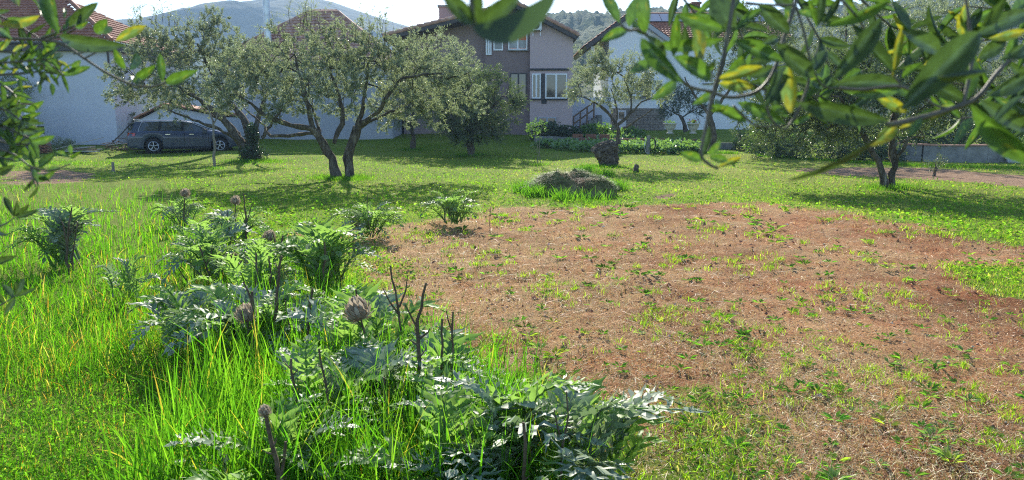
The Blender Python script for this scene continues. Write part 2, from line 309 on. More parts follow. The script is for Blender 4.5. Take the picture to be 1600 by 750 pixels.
def make_ground():
    def axis(lim0, lim1, fine0, fine1, d0, grow):
        a = [fine0]
        while a[-1] < fine1: a.append(a[-1] + d0)
        d = d0
        while a[-1] < lim1: d *= grow; a.append(a[-1] + d)
        d = d0; lo = []
        v = fine0
        while v > lim0: d *= grow; v -= d; lo.append(v)
        return np.array(lo[::-1] + a)
    ys = [1.0]; d = .07
    while ys[-1] < 60: ys.append(ys[-1] + d); d = .05 + ys[-1] * .006
    d = .5
    while ys[-1] < 3200: d *= 1.2; ys.append(ys[-1] + d)
    lo = []; v = 1.0; d = .3
    while v > -300: d *= 1.35; v -= d; lo.append(v)
    ys = np.array(lo[::-1] + ys); ys[0] = -240; ys = ys[ys < 2100]; xs = axis(-2000, 2000, -14, 14, .11, 1.1)
    X, Y = np.meshgrid(xs, ys); Z = gz(X, Y)
    near = (np.abs(X) < 60) & (Y > 0) & (Y < 70)
    sm = np.zeros_like(X); dm = np.zeros_like(X)
    sm[near] = soil_mask(X[near], Y[near]); dm[near] = dirt_mask(X[near], Y[near])
    dr = np.where(near, dry_mask(X, Y), .3)
    rg = np.random.default_rng(5)
    Z = Z + near * sm * (.026*wav(X, Y, 6, 1) + .013*rg.standard_normal(X.shape)) - .05*near*smooth(sdist(HOLE, np.where(near, X, 0), np.where(near, Y, 0)), -.02, .15)
    Z = Z - .012 * (1-sm) * near * (1 + wav(X, Y, 5, 4)) - .02 * sm
    ny, nx = X.shape; idx = np.arange(ny*nx).reshape(ny, nx)
    Fc = np.stack([idx[:-1,:-1], idx[:-1,1:], idx[1:,1:], idx[1:,:-1]], -1).reshape(-1, 4)
    m, nt, N, L = newmat('garden ground')
    a = N.new('ShaderNodeAttribute'); a.attribute_name = 'tint'; sep = N.new('ShaderNodeSeparateColor'); L.new(a.outputs[0], sep.inputs[0])
    tc = N.new('ShaderNodeTexCoord')
    def nz(s, d=6, ro=.6):
        q = N.new('ShaderNodeTexNoise'); q.inputs['Scale'].default_value = s; q.inputs['Detail'].default_value = d; q.inputs['Roughness'].default_value = ro
        L.new(tc.outputs['Object'], q.inputs[0]); return q.outputs[0]
    def mix(f, c1, c2):
        q = N.new('ShaderNodeMix'); q.data_type = 'RGBA'; L.new(f, q.inputs[0]); L.new(c1, q.inputs[6]); L.new(c2, q.inputs[7]); return q.outputs[2]
    g1 = ramp(N, [(.3,(.06,.105,.008)),(.5,(.125,.195,.014)),(.7,(.21,.28,.022))]); L.new(nz(7), g1.inputs[0])
    g2 = ramp(N, [(.3,(.15,.19,.03)),(.5,(.24,.27,.05)),(.7,(.34,.32,.09))]); L.new(nz(9), g2.inputs[0])
    s1 = ramp(N, [(.25,(.085,.03,.014)),(.42,(.27,.10,.045)),(.58,(.46,.21,.095)),(.78,(.62,.38,.21))]); L.new(nz(11, 10, .75), s1.inputs[0])
    s2 = ramp(N, [(.42,(0,0,0)),(.62,(1,1,1))]); L.new(nz(1.6, 8, .7), s2.inputs[0])
    s3 = ramp(N, [(.3,(.14,.06,.03)),(.5,(.40,.23,.12)),(.7,(.62,.46,.28))]); L.new(nz(60, 4, .7), s3.inputs[0])
    lawn = mix(sep.outputs[1], g1.outputs[0], g2.outputs[0])
    soil = mix(s2.outputs[0], s1.outputs[0], s3.outputs[0])
    # break up the border with fine noise
    ma = N.new('ShaderNodeMath'); ma.operation = 'MULTIPLY_ADD'; ma.inputs[1].default_value = .9; L.new(nz(14), ma.inputs[0]); ma.inputs[2].default_value = -.45
    mb = N.new('ShaderNodeMath'); mb.operation = 'ADD'; L.new(sep.outputs[0], mb.inputs[0]); L.new(ma.outputs[0], mb.inputs[1])
    mr = ramp(N, [(.35,(0,0,0)),(.6,(1,1,1))]); L.new(mb.outputs[0], mr.inputs[0])
    st = N.new('ShaderNodeMath'); st.operation = 'MULTIPLY'; L.new(sep.outputs[1], st.inputs[0]); nf = ramp(N, [(.35,(.25,.25,.25)),(.6,(1,1,1))]); L.new(nz(24, 6, .7), nf.inputs[0]); L.new(nf.outputs[0], st.inputs[1])
    sc_ = ramp(N, [(.3,(.26,.14,.06)),(.5,(.48,.32,.15)),(.7,(.70,.53,.29))]); L.new(nz(40, 5, .7), sc_.inputs[0]); soil = mix(st.outputs[0], soil, sc_.outputs[0])
    big = ramp(N, [(.36,(.62,.55,.5)),(.5,(.95,.95,.92)),(.64,(1.12,1.16,1.12))]); L.new(nz(.55, 8, .7), big.inputs[0])
    mq = N.new('ShaderNodeMix'); mq.data_type = 'RGBA'; mq.blend_type = 'MULTIPLY'; mq.inputs[0].default_value = 1; L.new(soil, mq.inputs[6]); L.new(big.outputs[0], mq.inputs[7]); soil = mq.outputs[2]
    col = mix(mr.outputs[0], lawn, soil)
    d1 = ramp(N, [(.3,(.20,.12,.075)),(.6,(.34,.22,.14)),(.8,(.45,.33,.22))]); L.new(nz(5), d1.inputs[0])
    mc = N.new('ShaderNodeMath'); mc.operation = 'ADD'; L.new(sep.outputs[2], mc.inputs[0]); L.new(ma.outputs[0], mc.inputs[1])
    mr2 = ramp(N, [(.35,(0,0,0)),(.6,(1,1,1))]); L.new(mc.outputs[0], mr2.inputs[0])
    col = mix(mr2.outputs[0], col, d1.outputs[0])
    b = N.new('ShaderNodeBsdfPrincipled'); L.new(col, b.inputs['Base Color']); b.inputs['Roughness'].default_value = 1; b.inputs['Specular IOR Level'].default_value = .1
    bp = N.new('ShaderNodeBump'); bp.inputs['Strength'].default_value = .9; bp.inputs['Distance'].default_value = .06
    ad = N.new('ShaderNodeMath'); ad.operation = 'ADD'; L.new(nz(16, 10, .75), ad.inputs[0]); L.new(nz(70, 4, .6), ad.inputs[1])
    L.new(ad.outputs[0], bp.inputs['Height']); L.new(bp.outputs[0], b.inputs['Normal'])
    o = N.new('ShaderNodeOutputMaterial'); L.new(b.outputs[0], o.inputs[0])
    dr = np.where(near & (sm > .3), np.clip(.42 - .11*(X-1.0) + .03*(Y-7) + .45*wav(X, Y, .7, 13), 0, .9), dr)
    tint = np.stack([sm, dr, dm], -1).reshape(-1, 3)
    V = np.stack([X, Y, Z], -1).reshape(-1, 3)
    tag(link('ground', big_mesh('ground', V, Fc, m, tint, True)), kind='structure')
make_ground()

# ------------------------------------------------------------------ hills
def hill(name, sil, Y0, depth, mat, n=220, rough=0.0, seed=0, tree=0.0, ny=26):
    """a ridge whose crest has the given picture outline at distance Y0; slopes down towards and away from the garden"""
    cr = [at(px, py, Y0) for px, py in sil]; xs = np.linspace(cr[0].x, cr[-1].x, n)
    zc = np.interp(xs, [c.x for c in cr], [c.z for c in cr])
    V = []
    for j in range(ny):
        t = j / (ny - 1)                       # 0 front foot .. .7 crest .. 1 back
        y = Y0 - depth * (.7 - t) / .7 if t < .7 else Y0 + depth * (t - .7)
        k = math.sin(min(1, t / .7) * math.pi / 2) ** .9 if t < .7 else 1 - .6 * ((t - .7) / .3) ** 1.5
        for i, x in enumerate(xs):
            q = Vector((x * 4.0 / depth + seed, y * 4.0 / depth, seed))
            z = zc[i] * k * (1 - rough * .25 * (1-k)) + rough * zc[i] * (1-k) * k * 2 * mnoise.noise(q * 1.5)
            if tree: z += tree * (mnoise.noise(Vector((x / (tree * 1.4), y / (tree * 1.4), seed))) + .6 * mnoise.noise(Vector((x / (tree * .5), y / (tree * .5), seed))))
            V.append((x, y, max(z, -.5) if 0 < j else -.9))
    idx = np.arange(ny * n).reshape(ny, n)
    Fc = np.stack([idx[:-1,:-1], idx[:-1,1:], idx[1:,1:], idx[1:,:-1]], -1).reshape(-1, 4)
    tag(link(name, big_mesh(name, np.array(V), Fc, mat, None, True)), kind='structure')
hill('mountain', [(-300,60),(-100,50),(60,45),(150,34),(200,40),(250,46),(300,36),(350,24),(385,26),(420,20),(455,8),(490,1),(530,8),(570,22),(610,36),(650,48),(720,66),(800,90),(900,120)], 1150, 560, M['mountain'], rough=.5, seed=3)
hill('distant_hill', [(-200,66),(0,62),(120,55),(160,48),(185,58),(205,52),(235,60),(270,72),(320,90),(380,110)], 700, 260, M['hill'], rough=.5, seed=9, tree=5)
hill('wooded_hill', [(820,66),(850,44),(875,35),(900,36),(925,38),(950,34),(1000,30),(1060,34),(1130,36),(1200,30),(1270,26),(1340,20),(1420,12),(1500,4),(1600,-10),(1750,-30),(1900,-40)], 420, 230, M['hill'], n=420, rough=.4, seed=5, tree=4.5, ny=60)
hill('wooded_slope', [(700,130),(760,100),(820,84),(880,76),(940,66),(1000,74),(1100,80),(1300,85),(1600,80),(1900,70)], 230, 110, M['hill'], n=300, rough=.4, seed=15, tree=3.5, ny=40)

# ------------------------------------------------------------------ tiled roofs
def tile_roof(o, u, v, nrm, nu, nv, mat, parent, name='roof', inside=None, tw=.24, tl=.36, samp=4):
    """barrel tile sheet: o lower corner, u unit vector along the eave, v unit vector up the slope"""
    V = []; Fc = []; o = Vector(o); u = Vector(u); v = Vector(v); nrm = Vector(nrm)
    m = nu * samp
    for r in range(nv):
        b = len(V)
        for (s, lift) in ((r*tl - .05, .055), ((r+1)*tl, .0)):
            for i in range(m + 1):
                a = i * tw / samp
                h = .05 * abs(math.sin(math.pi * i / samp + .0001)) if samp > 2 else 0
                V.append(o + u*a + v*s + nrm*(lift + h + .02*random.random() * .4))
        for i in range(m):
            ca = (i+.5)*tw/samp; cs = (r+.5)*tl
            if inside is None or inside(ca, cs): Fc.append((b+i, b+i+1, b+m+1+i+1, b+m+1+i))
        b2 = len(V)                                  # the front lip of the course
        for i in range(m + 1): V.append(V[b+i] - nrm*.05)
        for i in range(m):
            ca = (i+.5)*tw/samp; cs = (r+.5)*tl
            if inside is None or inside(ca, cs): Fc.append((b2+i, b2+i+1, b+i+1, b+i))
    mb = MB(); mb.add(V, Fc); o_ = mb.build(name, mat, parent); o_['kind'] = 'stuff'; return o_
def window(parent, x0, x1, z0, z1, y, panes=2, fm='frame', gm=None, depth=.12, sill=True, bars=0):
    f = MB(); w = .07; yo = y - .035
    f.box((x0,yo,z0),(x1,y+.05,z0+w)); f.box((x0,yo,z1-w),(x1,y+.05,z1)); f.box((x0,yo,z0+w),(x0+w,y+.05,z1-w)); f.box((x1-w,yo,z0+w),(x1,y+.05,z1-w))
    pw = (x1 - x0) / panes
    for i in range(1, panes): f.box((x0+pw*i-.05,yo-.004,z0+w),(x0+pw*i+.05,y+.05,z1-w))
    fo = f.build('window', M[fm], parent)
    for i in range(panes):
        p = MB(); a, b = x0+pw*i+(.05 if i else w), x0+pw*(i+1)-(.05 if i < panes-1 else w)
        p.box((a, y+.005, z0+w), (b, y+.02, z1-w)); p.build('pane', M[gm[i]] if gm else M['glass'], fo)
    if sill:
        s = MB(); s.box((x0-.06,y-.12,z0-.07),(x1+.06,y+.03,z0-.002)); s.build('sill', M['plinth'] if sill == 'dark' else M['concrete'], fo)
    return fo

# ---- central taupe house
def house_centre():
    Y = 44.0
    h = empty('house', at(810,214,Y+3), label='taupe and dark brown gabled house behind the small dense olive', cat='house')
    X = lambda px, yy=Y: at(px, 200, yy).x
    Z = lambda py, yy=Y: at(800, py, yy).z
    zg = Z(214)
    # right block, light wall with sloping top
    xa, xb = at(828,120,Y).x, at(895,120,Y).x
    p = [(xa,Y,zg-.4),(xb,Y,zg-.4),(xb,Y,Z(57)),(xa,Y,Z(24))]
    MB().prism(p, (0,8,0)).build('wall', M['taupe'], h)
    # main dark block, set back 0.25 m
    Y2 = Y + .35; xm0, xm1 = at(758,60,Y2).x, xa - .003
    MB().prism([(xm0,Y2,zg-.4),(xm1,Y2,zg-.4),(xm1,Y2,Z(22)),(at(805,10,Y2).x,Y2,Z(14)),(xm0,Y2,Z(27))], (0,9,0)).build('wall', M['brown'], h)
    Y3 = Y + 1.4; xl = at(628,60,Y3).x
    MB().prism([(xl,Y3,zg-.4),(xm0-.003,Y3,zg-.4),(xm0-.003,Y3,Z(27,Y3)),(xl,Y3,Z(58,Y3))], (0,9,0)).build('wall', M['pink'], h)
    # roof slabs: left slope and right slope as thick gable roof, tiles on top
    ap = at(806,7,Y); lo = at(600,58,Y); ro = at(903,57,Y)
    for a, b, nm in ((lo, ap, 'l'), (ap, ro, 'r')):
        d = (b - a); n = Vector((-d.z, 0, d.x)).normalized()
        MB().prism([a - n*.22, b - n*.22, b, a], (0, 9.5, 0)).obox((0,0,0),(0,0,0),(0,0,0),(0,0,0)) if False else None
        mb = MB(); q = [a - n*.24, b - n*.24, b - n*.02, a - n*.02]
        mb.prism([Vector(t) + Vector((0,-.45,0)) for t in q], (0, 9.9, 0)); mb.build('eaves', M['fascia'], h)
        L_ = d.length
        if nm == 'l': tile_roof(a + Vector((0,9.4,0)), (0,-1,0), d.normalized(), n, 40, int(L_/.36)+1, M['tile_old'], h)
        else: tile_roof(b + Vector((0,-.45,0)), (0,1,0), (-d).normalized(), n, 40, int(L_/.36), M['tile_old'], h)
        # verge tiles: light clay strip along the gable edge
        vt = MB(); k = int(L_/.4)
        for i in range(k):
            c = a + d*((i+.5)/k) + n*.05 + Vector((0,-.40,0))
            vt.tube([c - d.normalized()*.2 + n*.02, c + d.normalized()*.2 - n*.01], [.13,.11], 6)
        vt.build('verge_tiles', M['tile_old'], h)['kind'] = 'stuff'
    # chimneys
    c = MB(); a, b = at(686,30,Y+3), at(716,30,Y+3); c.box((a.x,Y+3,Z(56,Y+3)),(b.x,Y+4.2,Z(11,Y+3))); co = c.build('chimney', M['pink'], h)
    MB().box((a.x-.08,Y+2.92,Z(11,Y+3)+.002),(b.x+.08,Y+4.28,Z(8,Y+3))).build('chimney_cap', M['concrete'], co)
    c = MB(); a, b = at(843,30,Y+2), at(852,30,Y+2); c.box((a.x,Y+2,Z(40,Y+2)),(b.x,Y+2.5,Z(19,Y+2))); c.build('chimney', M['taupe'], h)
    # windows
    window(h, at(794,60,Y2).x, at(824,60,Y2).x, Z(78,Y2), Z(44,Y2), Y2-.06, 2, gm=['roof_reflection','roof_reflection'])  # panes coloured orange to stand for the roof reflected in the glass
    refl = MB(); refl.box((at(796,60,Y2).x,Y2-.075,Z(75,Y2)),(at(808,60,Y2).x,Y2-.066,Z(63,Y2))); refl.box((at(811,60,Y2).x,Y2-.075,Z(75,Y2)),(at(821.5,60,Y2).x,Y2-.066,Z(63,Y2))); refl.build('reflection_patch', M['grey_reflection'], h)  # grey lower half of the painted window reflection
    window(h, at(759,60,Y2).x, at(768,60,Y2).x, Z(86,Y2), Z(46,Y2), Y2-.06, 2, sill=False)
    window(h, at(771,60,Y2).x, at(786,60,Y2).x, Z(79,Y2), Z(46,Y2), Y2-.05, 1, fm='frame', sill=False)
    window(h, at(797,130,Y2).x, at(823,130,Y2).x, Z(160,Y2), Z(114,Y2), Y2-.05, 2, fm='fascia', sill=False)
    window(h, at(831,130,Y).x, at(845,130,Y).x, Z(154), Z(115), Y-.05, 2, sill='dark')
    MB().box((at(845.5,130,Y).x,Y-.04,Z(154)),(at(851,130,Y).x,Y+.01,Z(115))).build('shutter', M['fascia'], h)
    window(h, at(852,130,Y).x, at(886,130,Y).x, Z(154), Z(115), Y-.05, 2, sill='dark')
    window(h, at(840,190,Y).x, at(869,190,Y).x, Z(202), Z(183), Y-.05, 2, sill=False, fm='garage')
    MB().box((at(828,110,Y).x,Y-.10,Z(110)),(at(889,110,Y).x,Y-.002,Z(107))).build('ledge', M['plinth'], h)
    MB().box((at(846,160,Y).x,Y-.03,Z(162)),(at(854,160,Y).x,Y-.002,Z(155))).build('vent', M['plinth'], h)
    # air conditioner hangs on the wall: a thing of its own
    x0, x1, z0, z1 = at(831,40,Y).x, at(846,40,Y).x, Z(48), Z(34)
    ac = empty('air_conditioner', ((x0+x1)/2, Y-.2, z0), label='white outdoor air conditioner unit high on the taupe wall under the roof slope', cat='air conditioner')
    MB().box((x0,Y-.42,z0),(x1,Y-.10,z1)).build('casing', M['plastic_white'], ac)
    g = MB(); cx, cz = x0*.6+x1*.4, (z0+z1)/2
    g.lathe([(.0,-.440),(.19,-.440),(.205,-.43),(.205,-.421)], (cx, Y, cz), 'y', 20); g.build('fan_grille', M['fascia'], ac)
    b = MB(); b.box((x0+.05,Y-.40,z0-.05),(x0+.09,Y-.002,z0-.002)); b.box((x1-.09,Y-.40,z0-.05),(x1-.05,Y-.002,z0-.002)); b.box((x0+.05,Y-.04,z0-.3),(x0+.09,Y-.002,z0-.055)); b.box((x1-.09,Y-.04,z0-.3),(x1-.05,Y-.002,z0-.055)); b.build('bracket', M['metal'], ac)
house_centre()

# ---- white house on the right
def house_right():
    Y = 50.0; Z = lambda py, yy=Y: at(800, py, yy).z; X = lambda px, yy=Y: at(px, 100, yy).x
    h = empty('house', at(1060,205,Y+3), label='white house with solar panels on its red tile roof and rubble stone base', cat='house')
    zg = Z(208)
    w0, w1, w2 = X(951), X(1041), X(1230)
    MB().prism([(w0,Y,Z(170)),(w1,Y,Z(170)),(w1,Y,Z(60)),(X(985),Y,Z(25)),(w0,Y,Z(48))], (0,9,0)).build('wall', M['white'], h)
    MB().box((w1+.003,Y+1.6,zg-.5),(w2,Y+10,Z(60,Y+1.6))).build('wall', M['white'], h)
    # stone base in stones
    sb = MB(); sb.box((w0-.05,Y-.02,zg-.5),(w1+.02,Y+8.9,Z(170)-.003)); base = sb.build('stone_base', M['stonew'], h)
    st = MB(); z = zg - .1; r = random.Random(4)
    while z < Z(171):
        x = w0 + r.random()*.1; hh = r.uniform(.13,.2)
        while x < w1 - .3:
            ww = r.uniform(.2,.42)
            st.box((x,Y-.05-r.random()*.03,z),(min(x+ww-.025,w1),Y-.0201,z+hh-.025)); x += ww
        z += hh
    so = st.build('stones', M['stonew'], base); so['kind'] = 'stuff'
    d = MB(); d.box((X(965),Y-.13,zg),(X(980),Y-.06,Z(172))); do = d.build('door', M['offwhite'], h)
    MB().box((X(968),Y-.135,Z(186)),(X(977),Y-.131,Z(175))).build('pane', M['glass'], do)
    window(h, X(1002), X(1018), Z(152), Z(124), Y-.06, 1, fm='fascia')
    window(h, X(1100,Y+1.6), X(1116,Y+1.6), Z(130,Y+1.6), Z(100,Y+1.6), Y+1.54, 2)
    window(h, X(1150,Y+1.6), X(1170,Y+1.6), Z(130,Y+1.6), Z(100,Y+1.6), Y+1.54, 2)
    # gable roof wings
    ap = at(985,19,Y); lo = at(913,73,Y); ro = at(1046,62,Y)
    for a, b in ((lo, ap), (ap, ro)):
        dd = b - a; n = Vector((-dd.z,0,dd.x)).normalized()
        MB().prism([p + Vector((0,-.5,0)) for p in (a-n*.25, b-n*.25, b, a)], (0,9.5,0)).build('eaves', M['fascia'] if a is lo else M['garage'], h)
        if a is lo: tile_roof(a+Vector((0,9.0,0)), (0,-1,0), dd.normalized(), n, 39, int(dd.length/.36), M['tile'], h)
        else: tile_roof(b+Vector((0,-.5,0)), (0,1,0), (-dd).normalized(), n, 39, int(dd.length/.36), M['tile'], h)
    # long wing roof towards the garden with panels
    e0 = at(1010,59,Y+1.1); e1 = at(1240,59,Y+1.1); up = Vector((0,4.2,2.1)); v = up.normalized(); n = Vector((0,-v.z,v.y))
    nu = int((e1.x-e0.x)/.24)
    # keep tiles right of the gable slope
    tile_roof(e0, (1,0,0), v, n, nu, int(up.length/.36), M['tile'], h)
    MB().prism([e0-n*.2, e0-n*.03, e0+up-n*.03, e0+up-n*.2], (e1.x-e0.x,0,0)).build('eaves', M['fascia'], h)
    MB().tube([e0+up, Vector((e1.x,e0.y+up.y,e0.z+up.z))], .13, 8).build('ridge_tiles', M['tile'], h)
    ph = 1.55; 
    for i in range(9):
        x = e0.x + .5 + i*1.02
        a = Vector((x,e0.y,e0.z)) + v*(up.length-.35-ph) + n*.14
        MB().obox(a + Vector((.5,0,0)) + v*ph/2, (.49,0,0), v*ph/2, n*.02).build('solar_panel', M['solar'], h)
    c = MB(); cx = at(1088,10,Y+5).x; c.box((cx-.28,Y+5,e0.z+1.2),(cx+.28,Y+5.5,at(800,6,Y+5).z)); co = c.build('chimney', M['brick'], h)
    MB().box((cx-.36,Y+4.9,at(800,6,Y+5).z+.002),(cx+.36,Y+5.6,at(800,3,Y+5).z)).build('chimney_cap', M['brick'], co)
    # balcony under the left eave
    b = MB(); bx = X(921); b.box((bx,Y+.1,Z(104)),(w0-.003,Y+4,Z(100))); b.box((bx,Y+.1,Z(96)),(w0-.003,Y+.16,Z(88)))
    bo = b.build('balcony', M['white'], h)
    MB().box((bx+.1,Y+.2,Z(100)),(bx+.32,Y+.42,Z(72))).build('post', M['white'], bo)
    MB().box((bx,Y+3.9,Z(100)),(w0-.003,Y+4,Z(72))).build('back_wall', M['glass'], bo)
    MB().box((X(975),Y-1.0,Z(151)),(X(1001),Y-.003,Z(147))).build('balcony_slab', M['white'], h)
    r = MB()
    for i in range(9):
        x = X(975)+.04+i*(X(1001)-X(975)-.08)/8; r.box((x-.012,Y-.99,Z(147)),(x+.012,Y-.965,Z(130)))
    r.box((X(975),Y-1.0,Z(130)),(X(1001),Y-.95,Z(129))); r.build('railing', M['frame'], h)
    # low annexe wall and stairs with wooden rail
    MB().box((X(893,Y-2),Y-2,zg-.5),(w0-.06,Y-1.8,Z(152,Y-2))).build('annexe_wall', M['offwhite'], h)
    s = empty('staircase', (X(897,Y-3),Y-3,zg), label='outdoor stair with slanting wooden rails against the off-white annexe wall', cat='stairs')
    for i in range(7):
        MB().box((X(893,Y-3)+i*.28,Y-2.9,zg-.3),(X(893,Y-3)+i*.28+.3,Y-2.01,zg+.17*(i+1)-.002*i)).build('step', M['concrete'], s)
    ra = MB()
    a, bb = at(896,205,Y-3), at(928,172,Y-3)
    ra.tube([a+Vector((0,0,.9)), bb+Vector((0,0,.5))], .05, 6); ra.tube([a+Vector((0,0,.45)), bb+Vector((0,0,.05))], .05, 6)
    for k in range(4): q = a.lerp(bb, k/3); ra.tube([q - Vector((0,0,.5)), q+Vector((0,0,.9-.4*k/3))], .05, 6)
    ra.build('handrail', M['wood'], s)
house_right()

# ---- left white house
def house_left():
    Y = 39.0; Z = lambda py: at(800, py, Y).z; X = lambda px: at(px, 150, Y).x
    h = empty('house', at(100,230,Y+2), label='white house at the left with red tile roof and a blank plastered wall', cat='house')
    x1 = X(178); x0 = X(-190)
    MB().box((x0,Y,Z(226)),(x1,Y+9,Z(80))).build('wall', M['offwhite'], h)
    MB().box((x0,Y+.02,Z(226)-.9),(x1-.02,Y+8.9,Z(226)-.002)).build('plinth', M['plinth'], h)
    MB().box((x0,Y-.35,Z(80)+.002),(x1+.3,Y+9.3,Z(66))).build('eaves', M['fascia'], h)
    e0 = Vector((x0,Y-.35,Z(66)+.02)); v = Vector((0,.86,.5)).normalized(); n = Vector((0,-v.z,v.y)); wd = x1+.3-x0
    tile_roof(e0, (1,0,0), v, n, int(wd/.24), 15, M['tile'], h, inside=lambda a, s: a < wd - s*.9)
    # hip towards the right
    v2 = Vector((-.86,0,.5)).normalized(); n2 = Vector((.5,0,.86)).normalized()
    tile_roof(Vector((x1+.3,Y+9.3,Z(66)+.02)), (0,-1,0), v2, n2, 40, 14, M['tile'], h, inside=lambda a, s: s*.9 < a < 9.65 - s*.9)
    r = MB(); top = Vector((x1+.3,Y-.35,Z(66)+.05)) + Vector((-4.6,4.6,2.67)); r.tube([Vector((x1+.3,Y-.35,Z(66)+.08)), top], .12, 7); r.tube([top, Vector((x0, top.y, top.z))], .12, 7); r.build('ridge_tiles', M['tile'], h)
    g = MB(); g.tube([(x0,Y-.42,Z(68)),(x1+.3,Y-.42,Z(68))], .07, 8); g.build('gutter', M['fascia'], h)
    g = MB(); g.tube([(x1-.1,Y-.42,Z(69)),(x1-.1,Y-.1,Z(80)),(x1-.1,Y-.07,Z(90)),(x1-.1,Y-.07,Z(100))], .045, 8); g.build('downpipe', M['fascia'], h)
house_left()

# ---- tiled hip roof building behind the big olives
def house_mid():
    Y = 42.0; Z = lambda py: at(800, py, Y).z; X = lambda px: at(px, 150, Y).x
    h = empty('house', at(480,214,Y+3), label='low building with brown hipped tile roof and silver flue, mostly behind the big olive', cat='house')
    x0, x1 = X(350), X(612)
    MB().box((x0,Y,Z(213)-.6),(x1,Y+8.5,Z(98))).build('wall', M['garage'], h)
    pl = MB()
    pl.box((x0+.4,Y-.03,Z(213)),(x0+1.8,Y-.002,Z(185))); pl.build('door', M['offwhite'], h)
    ez = Z(98); e = .5; zr = at(800, 19, Y+4.2).z; rise = zr - ez; hy = 4.25 + e
    A = Vector((x0-e,Y-e,ez)); B = Vector((x1+e,Y-e,ez))
    v = Vector((0,hy,rise)); vl = v.length; v.normalize(); n = Vector((0,-v.z,v.y)); wd = B.x - A.x; run = (wd/2 - .9)
    tile_roof(A, (1,0,0), v, n, int(wd/.24), int(vl/.36)+1, M['tile_old'], h, inside=lambda a, s: run*s/vl < a < wd - run*s/vl)
    MB().box((x0-e,Y-e,ez-.16),(x1+e,Y+8.5+e,ez-.02)).build('eaves', M['fascia'], h)
    for sx, ox in ((1, B), (-1, A)):
        v2 = Vector((-sx*run,0,rise)); l2 = v2.length; v2.normalize(); n2 = Vector((v2.z*sx,0,abs(v2.x)))
        o_ = Vector((ox.x, Y-e, ez)) if sx > 0 else Vector((ox.x, Y+8.5+e, ez)); u = Vector((0, sx, 0)); wd2 = 8.5+2*e
        tile_roof(o_, u, v2, n2, int(wd2/.24), int(l2/.36)+1, M['tile_old'], h, inside=lambda a, s: hy*s/l2 < a < wd2 - hy*s/l2)
    r = MB(); m0 = Vector((A.x+run,Y-e+hy,zr)); m1 = Vector((B.x-run,Y-e+hy,zr))
    r.tube([m0,m1], .13, 7); r.tube([A,m0], .13, 7); r.tube([B,m1], .13, 7); r.build('ridge_tiles', M['tile_old'], h)
    f = MB(); fx = at(421,50,Y+1.5); f.lathe([(.20,0),(.20,6.2)], (fx.x,Y+1.2,ez+.5), 'z', 16); fo = f.build('flue', M['metal'], h)
    MB().lathe([(.23,0),(.25,.03),(.25,.12),(.23,.15)], (fx.x,Y+1.2,ez+2.0), 'z', 16).build('collar', M['metal'], fo)
house_mid()
def garage():
    Y = 38.5; Z = lambda py: at(800, py, Y).z; X = lambda px: at(px, 190, Y).x
    h = empty('garage', at(300,216,Y+2), label='small grey garage with orange tiled verge behind the parked car', cat='garage')
    ap = (X(262), Z(164)); lo = (X(214), Z(186)); ro = (X(352), Z(182))
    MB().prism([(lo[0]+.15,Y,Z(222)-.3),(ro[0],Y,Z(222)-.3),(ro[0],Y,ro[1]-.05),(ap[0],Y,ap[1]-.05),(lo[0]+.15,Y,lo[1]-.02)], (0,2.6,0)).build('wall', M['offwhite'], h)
    for a, b in ((lo, ap), (ap, ro)):
        A = Vector((a[0],Y,a[1])); B = Vector((b[0],Y,b[1])); d = B-A; n = Vector((-d.z,0,d.x)).normalized(); k = max(3,int(d.length/.4))
        for i in range(k):
            c = A + d*((i+.5)/k) + n*.06
            MB().obox(c + Vector((0,1.2,0)), d/k*.53 + n*.012, (0,1.45,0), n*.035).build('roof_tile', M['tile'], h)
garage()
